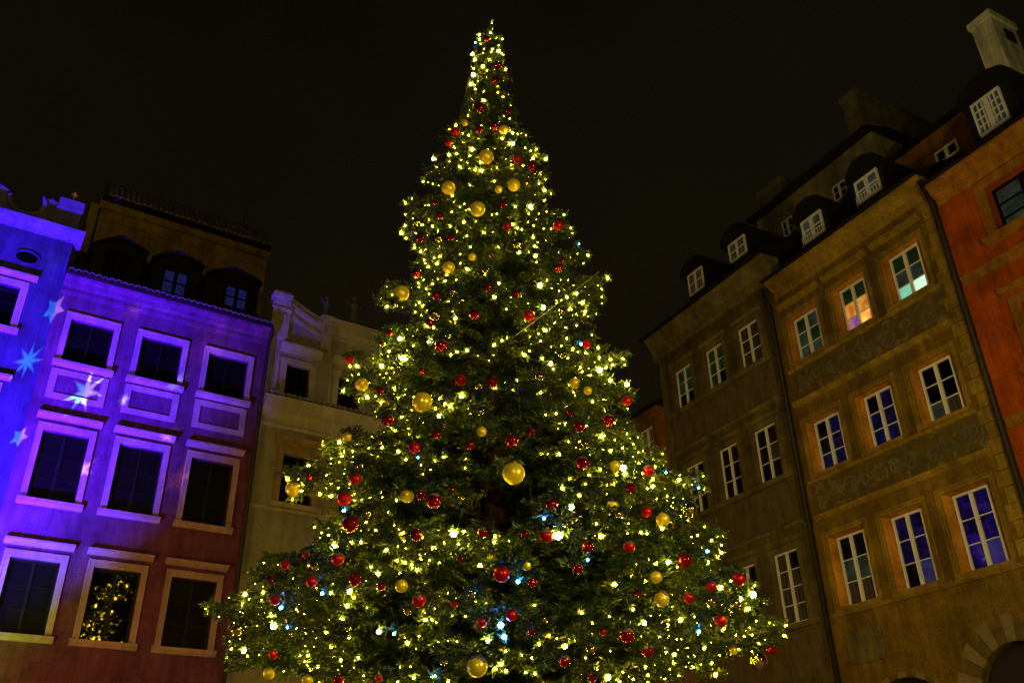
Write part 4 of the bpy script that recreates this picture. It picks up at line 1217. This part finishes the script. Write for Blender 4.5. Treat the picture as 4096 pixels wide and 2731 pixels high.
for i in outer:
    p = tips[i]
    front = p[1] < 0.25 * crr[i]
    if near(p, 0.07 if front else 0.55):
        continue
    if front and crowded(p, 5 if rng.random() < 0.15 else 12.6 + 6.0 * math.sin(2.3 * p[0] + 1.1) * math.sin(1.9 * p[2] + p[0])):
        continue
    lit = rng.random()
    if lit < 0.12:
        continue
    r0 = float(np.clip(rng.lognormal(math.log(0.0135), 0.58), 0.0045, 0.036))
    putb(p + np.array([0.04 * p[0] / rad[i], 0.04 * p[1] / rad[i], -0.03]), 'w' if lit < 0.62 else ('a' if lit < 0.78 else 'd'), r0)
    if len(bulbs) > 2600:
        break

NSTR = 14
zs_ = np.array([b[2] for b in bulbs])
order = np.argsort(-zs_)
ordn = ['first', 'second', 'third', 'fourth', 'fifth', 'sixth', 'seventh', 'eighth', 'ninth', 'tenth', 'eleventh', 'twelfth', 'thirteenth', 'fourteenth', 'fifteenth', 'sixteenth']
wire_m = surface('cable_green', (0.01, 0.02, 0.008), rough=0.6)
groups = np.array_split(order, NSTR)
for gi, gx in enumerate(groups):
    zc = float(np.mean(zs_[gx]))
    root = link('light_string', None)
    root.location = (TX, TY, zc)
    tag(root, 'string of warm fairy lights wound round the fir, %s from the treetop' % ordn[gi], 'light string', 'fairy lights on the tree')
    seq = sorted(gx, key=lambda i: math.atan2(bulbs[i][1], bulbs[i][0]))
    pts = []
    for i in seq:
        x, y, z, kd, r = bulbs[i]
        b = link('bulb', bulb_me[kd], root)
        b.location = (x, y, z - zc)
        b.scale = (r, r, r * 1.15)
        b.rotation_euler = (random.random(), random.random(), random.random())
    seq2 = [i for k, i in enumerate(seq)]
    # one thin cable from bulb to bulb, kept inside the foliage between them
    wv, prev = MB(), None
    for i in seq2:
        p = Vector((bulbs[i][0], bulbs[i][1], bulbs[i][2] - zc))
        if prev is not None:
            mid = (p + prev) * 0.5
            mid.x *= 0.92; mid.y *= 0.92; mid.z -= 0.05
            pts.append(mid)
        pts.append(p)
        prev = p
    if len(pts) > 1:
        wv.tube(pts, 0.003, 3)
        link('cable', wv.mesh('cable', wire_m), root)

# ------------------------------------------------------------------ baubles
def bauble_mat(name, col, rough, metal, coat=0.0, tintv=None):
    m, N, L, P = newmat(name)
    P.inputs['Base Color'].default_value = (*col, 1)
    P.inputs['Roughness'].default_value = rough
    P.inputs['Metallic'].default_value = metal
    P.inputs['Coat Weight'].default_value = coat
    P.inputs['Coat Roughness'].default_value = 0.06
    if rough > 0.25:
        tc = N.new('ShaderNodeTexCoord')
        no = N.new('ShaderNodeTexNoise')
        no.inputs['Scale'].default_value = 2.0
        no.inputs['Detail'].default_value = 5
        L.new(tc.outputs['Object'], no.inputs['Vector'])
        mr = N.new('ShaderNodeMapRange')
        mr.inputs['To Min'].default_value = rough - 0.12
        mr.inputs['To Max'].default_value = rough + 0.12
        L.new(no.outputs['Fac'], mr.inputs['Value'])
        L.new(mr.outputs[0], P.inputs['Roughness'])
    return m
BM = {
    'gold': bauble_mat('bauble_satin_gold', (1.0, 0.76, 0.02), 0.34, 0.40, 0.5),
    'red': bauble_mat('bauble_glossy_red', (0.62, 0.012, 0.010), 0.07, 0.85, 0.5),
    'matt': bauble_mat('bauble_satin_red', (0.55, 0.006, 0.004), 0.33, 0.55),
    'mirror': bauble_mat('bauble_mirror_gold', (1.0, 0.76, 0.25), 0.12, 1.0),
}
capm = surface('bauble_cap_metal', (0.6, 0.45, 0.2), rough=0.35, metal=1.0)
pale_topm = surface('pale_top_matte', (0.30, 0.23, 0.17), (0.19, 0.14, 0.10), scale=14, rough=1.0, spec=0.1, bump=0.8, bscale=30)  # pale brown ragged shell over the ball's upper part
def sphere_prof(n=14, a0=-90, a1=90, r=1.0):
    return [(max(1e-4, r * math.cos(math.radians(a0 + (a1 - a0) * k / n))), r * math.sin(math.radians(a0 + (a1 - a0) * k / n))) for k in range(n + 1)]
ball_me = {k: MB().lathe(sphere_prof(), 24).mesh('ball', m, True) for k, m in BM.items()}
cap_me = MB().lathe([(0.16, 0.97), (0.16, 1.13), (0.13, 1.16), (0.05, 1.17)], 10).mesh('cap', capm, True)
loop_me = MB().tube([(0.07 * math.cos(a), 0, 1.24 + 0.09 * math.sin(a)) for a in np.linspace(0, 2 * math.pi, 11)], 0.014, 5).mesh('hanger', capm, True)
pale_top_me = []
for k in range(4):
    sb = MB().lathe([(1.0, 0.40)] + [(1.03 * math.cos(math.radians(a)), 1.03 * math.sin(math.radians(a))) for a in (30, 42, 54, 66, 78, 88)], 20)
    for vi in range(40):                 # ragged lower edge
        x, y, z = sb.v[vi]
        an = math.atan2(y, x)
        w = 0.14 * math.sin(an * 2 + k) + 0.09 * math.sin(an * 5 + 2 * k) + random.uniform(-0.05, 0.05)
        el = math.asin(max(-0.9, min(0.9, z / 1.03))) + w
        rr_ = 1.03 if vi >= 20 else 0.985
        sb.v[vi] = (rr_ * math.cos(el) * math.cos(an), rr_ * math.cos(el) * math.sin(an), rr_ * math.sin(el))
    pale_top_me.append(sb.mesh('pale_top', pale_topm, True))

BAU = []
for s in ("gold 1157 298 11;1117 360 17;1030 432 16;1180 425 15;1097 480 18;1031 614 14;1085 590 9;921 674 19;970 923 23;831 883 15;1180 1087 26;672 1122 17;"
          "1413 1070 13;797 1003 11;1106 991 12;935 1138 16;1522 1193 16;1407 1160 14;922 1345 15;1520 1375 18;1507 1325 14;1096 1530 24;1320 880 13;1350 897 10;"
          "618 1545 14;1685 1493 10;1210 1300 10;705 1560 12;1067 282 8;1145 435 9",
          "red 1103 248 11;1137 290 9;1100 297 9;1170 255 8;1222 381 11;1117 90 7;1145 150 8;1138 183 8;957 627 11;1003 680 11;1090 722 12;1013 793 14;873 897 9;"
          "1130 877 13;890 964 14;1175 1012 15;1338 1063 15;1398 964 14;1330 980 13;1448 1120 12;805 1203 19;967 1135 12;996 1149 18;1268 1157 14;1108 1222 12;957 1228 14;"
          "816 1330 15;876 1345 10;1222 1338 11;1058 1282 9;1350 1256 13;1328 1305 12;1573 1287 17;1440 1458 17;1488 1495 14;1297 1517 14;1772 1490 12;988 742 9;"
          "1310 948 8;1465 1360 9;778 1560 12;1360 1555 11;1003 997 11;1080 1022 11;1220 990 10;711 1093 10;1040 1125 10;1283 615 9;970 850 8;1430 905 8;"
          "1155 470 9;1010 495 9;965 548 9;1035 545 8;1120 660 9;1185 675 9;1290 600 9;1005 400 6;1000 465 6;895 765 8;1205 1225 8;620 1330 9;1220 1450 9",
          "matt 1045 303 11;1030 328 8;1188 366 10;1165 520 10;1282 518 12;1215 725 14;1347 790 11;803 825 10;1058 873 13;952 1028 14;1490 1080 13;816 1100 14;790 1145 16;"
          "1255 1230 16;776 1283 15;716 1335 13;655 1296 11;703 1273 9;632 1376 13;962 1378 16;1152 1318 19;1175 1412 14;1107 1428 12;1445 1255 14;1485 1175 13;1633 1345 12;"
          "1697 1330 15;1582 1372 13;1655 1425 14;1385 1450 9;628 1502 11;1440 920 12;1045 1385 9;870 1555 9",
          "mirror 1583 1170 19;1743 1517 22;545 1445 14;1690 1385 11;1358 1490 12;997 722 15;1103 945 9;1018 975 9;1015 410 7;958 510 9;1007 547 10;1190 560 12;827 1068 10;"
          "842 1178 11;725 1300 10;937 1402 10;1018 1517 10;1085 1363 10;880 790 9;1100 885 10;1290 815 9;1630 1380 10;1240 865 11;1290 715 9;1130 585 8;1115 622 8;1060 690 8;"
          "905 700 9;1040 670 9;1345 1020 9;1170 295 8;985 395 7;1210 420 7;1240 395 8;800 1440 9;1250 1420 9;1060 1140 8;1300 1205 8;870 1015 8;1420 1180 9;1560 1260 9;1030 770 8;915 845 8"):
    kd, rest = s.split(' ', 1)
    for it in rest.split(';'):
        x, y, r = map(float, it.split())
        BAU.append([kd, x, y, r])
axis_x = lambda y: 1118 + 0.02 * y
names = {'gold': 'satin gold', 'red': 'glossy red', 'matt': 'satin red', 'mirror': 'mirror gold'}
buckets = {}
hung = []
for b in BAU:
    kd, x, y, r = b
    hw = np.interp(y, [s[0] for s in sil], [(s[2] - s[1]) / 2 for s in sil])
    u = (x - axis_x(y)) / hw
    sd = "towards the terracotta house" if u < -0.30 else ("towards the ochre house" if u > 0.30 else "above the bare trunk")
    vt = 'upper' if y < 560 else ('middle' if y < 1050 else 'lower')
    buckets.setdefault((kd, vt, sd), []).append(b)
for (kd, vt, sd), lst in buckets.items():
    lst.sort(key=lambda b: b[2])
    for i, b in enumerate(lst):
        _, x, y, r = b
        p, t = on_crown(x, y, 0.22)
        depth = p.dot(_fw) - CAMZ * _fw.z
        R_ = r * S2 * depth / FPX
        pos = 'the only one there' if len(lst) == 1 else ('the highest there' if i == 0 else '%s highest there' % ordn[i])
        hung.append((p, R_))
        root = link('bauble', None)
        root.location = p
        root.rotation_euler = (random.uniform(-0.12, 0.12), random.uniform(-0.12, 0.12), random.uniform(0, 6.28))
        root.scale = (R_, R_, R_)
        tag(root, '%s bauble in the tree\'s %s third %s, %s' % (names[kd], vt, sd, pos), 'bauble', 'baubles hung on the tree')
        link('ball', ball_me[kd], root)
        link('cap', cap_me, root)
        link('hanger', loop_me, root)
        if y > 780 and random.random() < (0.45 if kd in ('matt', 'red') else 0.25):
            s_ = link('pale_top', random.choice(pale_top_me), root)
            s_.rotation_euler = (random.uniform(-0.15, 0.15), random.uniform(-0.15, 0.15), 0)

# the sprigs the baubles hang from
hp_, hd_, hl_ = [], [], []
for p, R_ in hung:
    top = np.array([p.x - TX, p.y - TY, p.z + R_ * 1.25])
    out = np.array([top[0], top[1], 0.0])
    out /= max(1e-6, np.linalg.norm(out))
    for q in range(4):
        d = out + rng.normal(size=3) * np.array([0.35, 0.35, 0.22]) + np.array([0, 0, -0.05])
        d /= np.linalg.norm(d)
        l_ = rng.uniform(0.34, 0.52)
        hp_.append(top - d * l_ * rng.uniform(0.75, 1.0) - out * (0.22 if q > 2 else 0.0) + np.array([0, 0, 0.02]))
        hd_.append(d)
        hl_.append(l_)
sp_pos = np.concatenate([sp_pos, np.array(hp_)])
sp_dir = np.concatenate([sp_dir, np.array(hd_)])
sp_len = np.concatenate([sp_len, np.array(hl_)])
# small tufts added close round every bulb to catch its light as a halo
tp_, td_, tl_ = [], [], []
for x, y, z, kd, r in bulbs:
    for q in range(4):
        d = rng.normal(size=3)
        d[2] = abs(d[2]) * 0.6 - 0.1
        d /= np.linalg.norm(d)
        tp_.append(np.array([x, y, z]) - d * 0.03 + rng.normal(size=3) * 0.022 + np.array([-0.05 * x / math.hypot(x, y, 0.01), -0.05 * y / math.hypot(x, y, 0.01), 0.04]))
        td_.append(d)
        tl_.append(rng.uniform(0.09, 0.15))
N_SPRAY = len(sp_pos)
sp_pos = np.concatenate([sp_pos, np.array(tp_)])
sp_dir = np.concatenate([sp_dir, np.array(td_)])
sp_len = np.concatenate([sp_len, np.array(tl_)])
NS = len(sp_pos)
which = np.where(np.arange(NS) < N_SPRAY, rng.integers(0, 6, NS), rng.integers(6, 9, NS))
sidev = np.cross(np.array([0, 0, 1.0]) + 0 * sp_dir, sp_dir)
sidev /= np.maximum(np.linalg.norm(sidev, axis=1), 1e-6)[:, None]
nor = np.cross(sp_dir, sidev)
rollv = rng.normal(0, 0.35, NS)
s2 = sidev * np.cos(rollv)[:, None] + nor * np.sin(rollv)[:, None]
n2 = np.cross(sp_dir, s2)
frost_glow_v = np.where(np.arange(NS) < N_SPRAY, rng.random(NS), rng.uniform(0.55, 0.95, NS))  # random frost on sprays; paler tufts paint the bulbs' glow into the needles
chunks, tint = [], []
for k, T in enumerate(TEMPL):
    ix = np.where(which == k)[0]
    W = (T[None, :, 0, None] * sp_dir[ix][:, None, :] + T[None, :, 1, None] * s2[ix][:, None, :] + T[None, :, 2, None] * n2[ix][:, None, :])
    W = W * sp_len[ix][:, None, None] + sp_pos[ix][:, None, :]
    chunks.append(W.reshape(-1, 3))
    tint.append(np.repeat(frost_glow_v[ix], len(T) // 3))
VV = np.concatenate(chunks).astype(np.float32)
TT = np.concatenate(tint).astype(np.float32)
ntri = len(VV) // 3

cm = bpy.data.meshes.new('crown')
cm.vertices.add(len(VV))
cm.vertices.foreach_set('co', VV.ravel())
cm.loops.add(ntri * 3)
cm.loops.foreach_set('vertex_index', np.arange(ntri * 3, dtype=np.int32))
cm.polygons.add(ntri)
cm.polygons.foreach_set('loop_start', np.arange(0, ntri * 3, 3, dtype=np.int32))
at_ = cm.attributes.new('tint', 'FLOAT', 'FACE')
at_.data.foreach_set('value', TT)
nm, N, L, P = newmat('fir_needles')
an_ = N.new('ShaderNodeAttribute')
an_.attribute_name = 'tint'
cr = N.new('ShaderNodeValToRGB')
e = cr.color_ramp.elements
e[0].position, e[0].color = 0.0, (0.006, 0.023, 0.003, 1)
e[1].position, e[1].color = 1.0, (0.13, 0.18, 0.055, 1)
q = e.new(0.55); q.color = (0.016, 0.047, 0.005, 1)
q = e.new(0.85); q.color = (0.048, 0.095, 0.012, 1)
L.new(an_.outputs['Fac'], cr.inputs['Fac'])
L.new(cr.outputs['Color'], P.inputs['Base Color'])
P.inputs['Roughness'].default_value = 0.5
P.inputs['Specular IOR Level'].default_value = 0.35
cm.materials.append(nm)
cm.update()
crown = link('crown', cm, tree)

# ------------------------------------------------------------------ wires on the tree
steel = surface('steel_wire', (0.75, 0.70, 0.55), rough=0.4, metal=0.6)
dull = surface('dull_wire', (0.16, 0.15, 0.12), rough=0.6)
def wire(name, label, a, b, r, push=0.5):
    p, _ = on_crown(*a, push)
    q, _ = on_crown(*b, push)
    o = link(name, MB().tube([p, (p + q) / 2 - Vector((0, 0, 0.01)), q], r, 6).mesh(name, steel if name == 'guy_wire' else dull, True))
    tag(o, label, 'wire')
wire('guy_wire', 'long slanting bright wire stretched across the upper right flank of the tree', (1185, 770), (1376, 624), 0.006, 1.0)
wire('hanging_wire', 'thin wire hanging down the front of the tree above the big gold bauble', (1185, 830), (1196, 968), 0.0022, 0.25)
wire('hanging_wire', 'thin wire hanging beside the bare trunk below the big gold bauble', (1217, 1105), (1229, 1250), 0.0022, 0.25)
wire('hanging_wire', 'short thin wire hanging from a mirror gold bauble over the middle of the tree', (1103, 955), (1104, 985), 0.005, 0.3)
print('objects', len(bpy.data.objects))
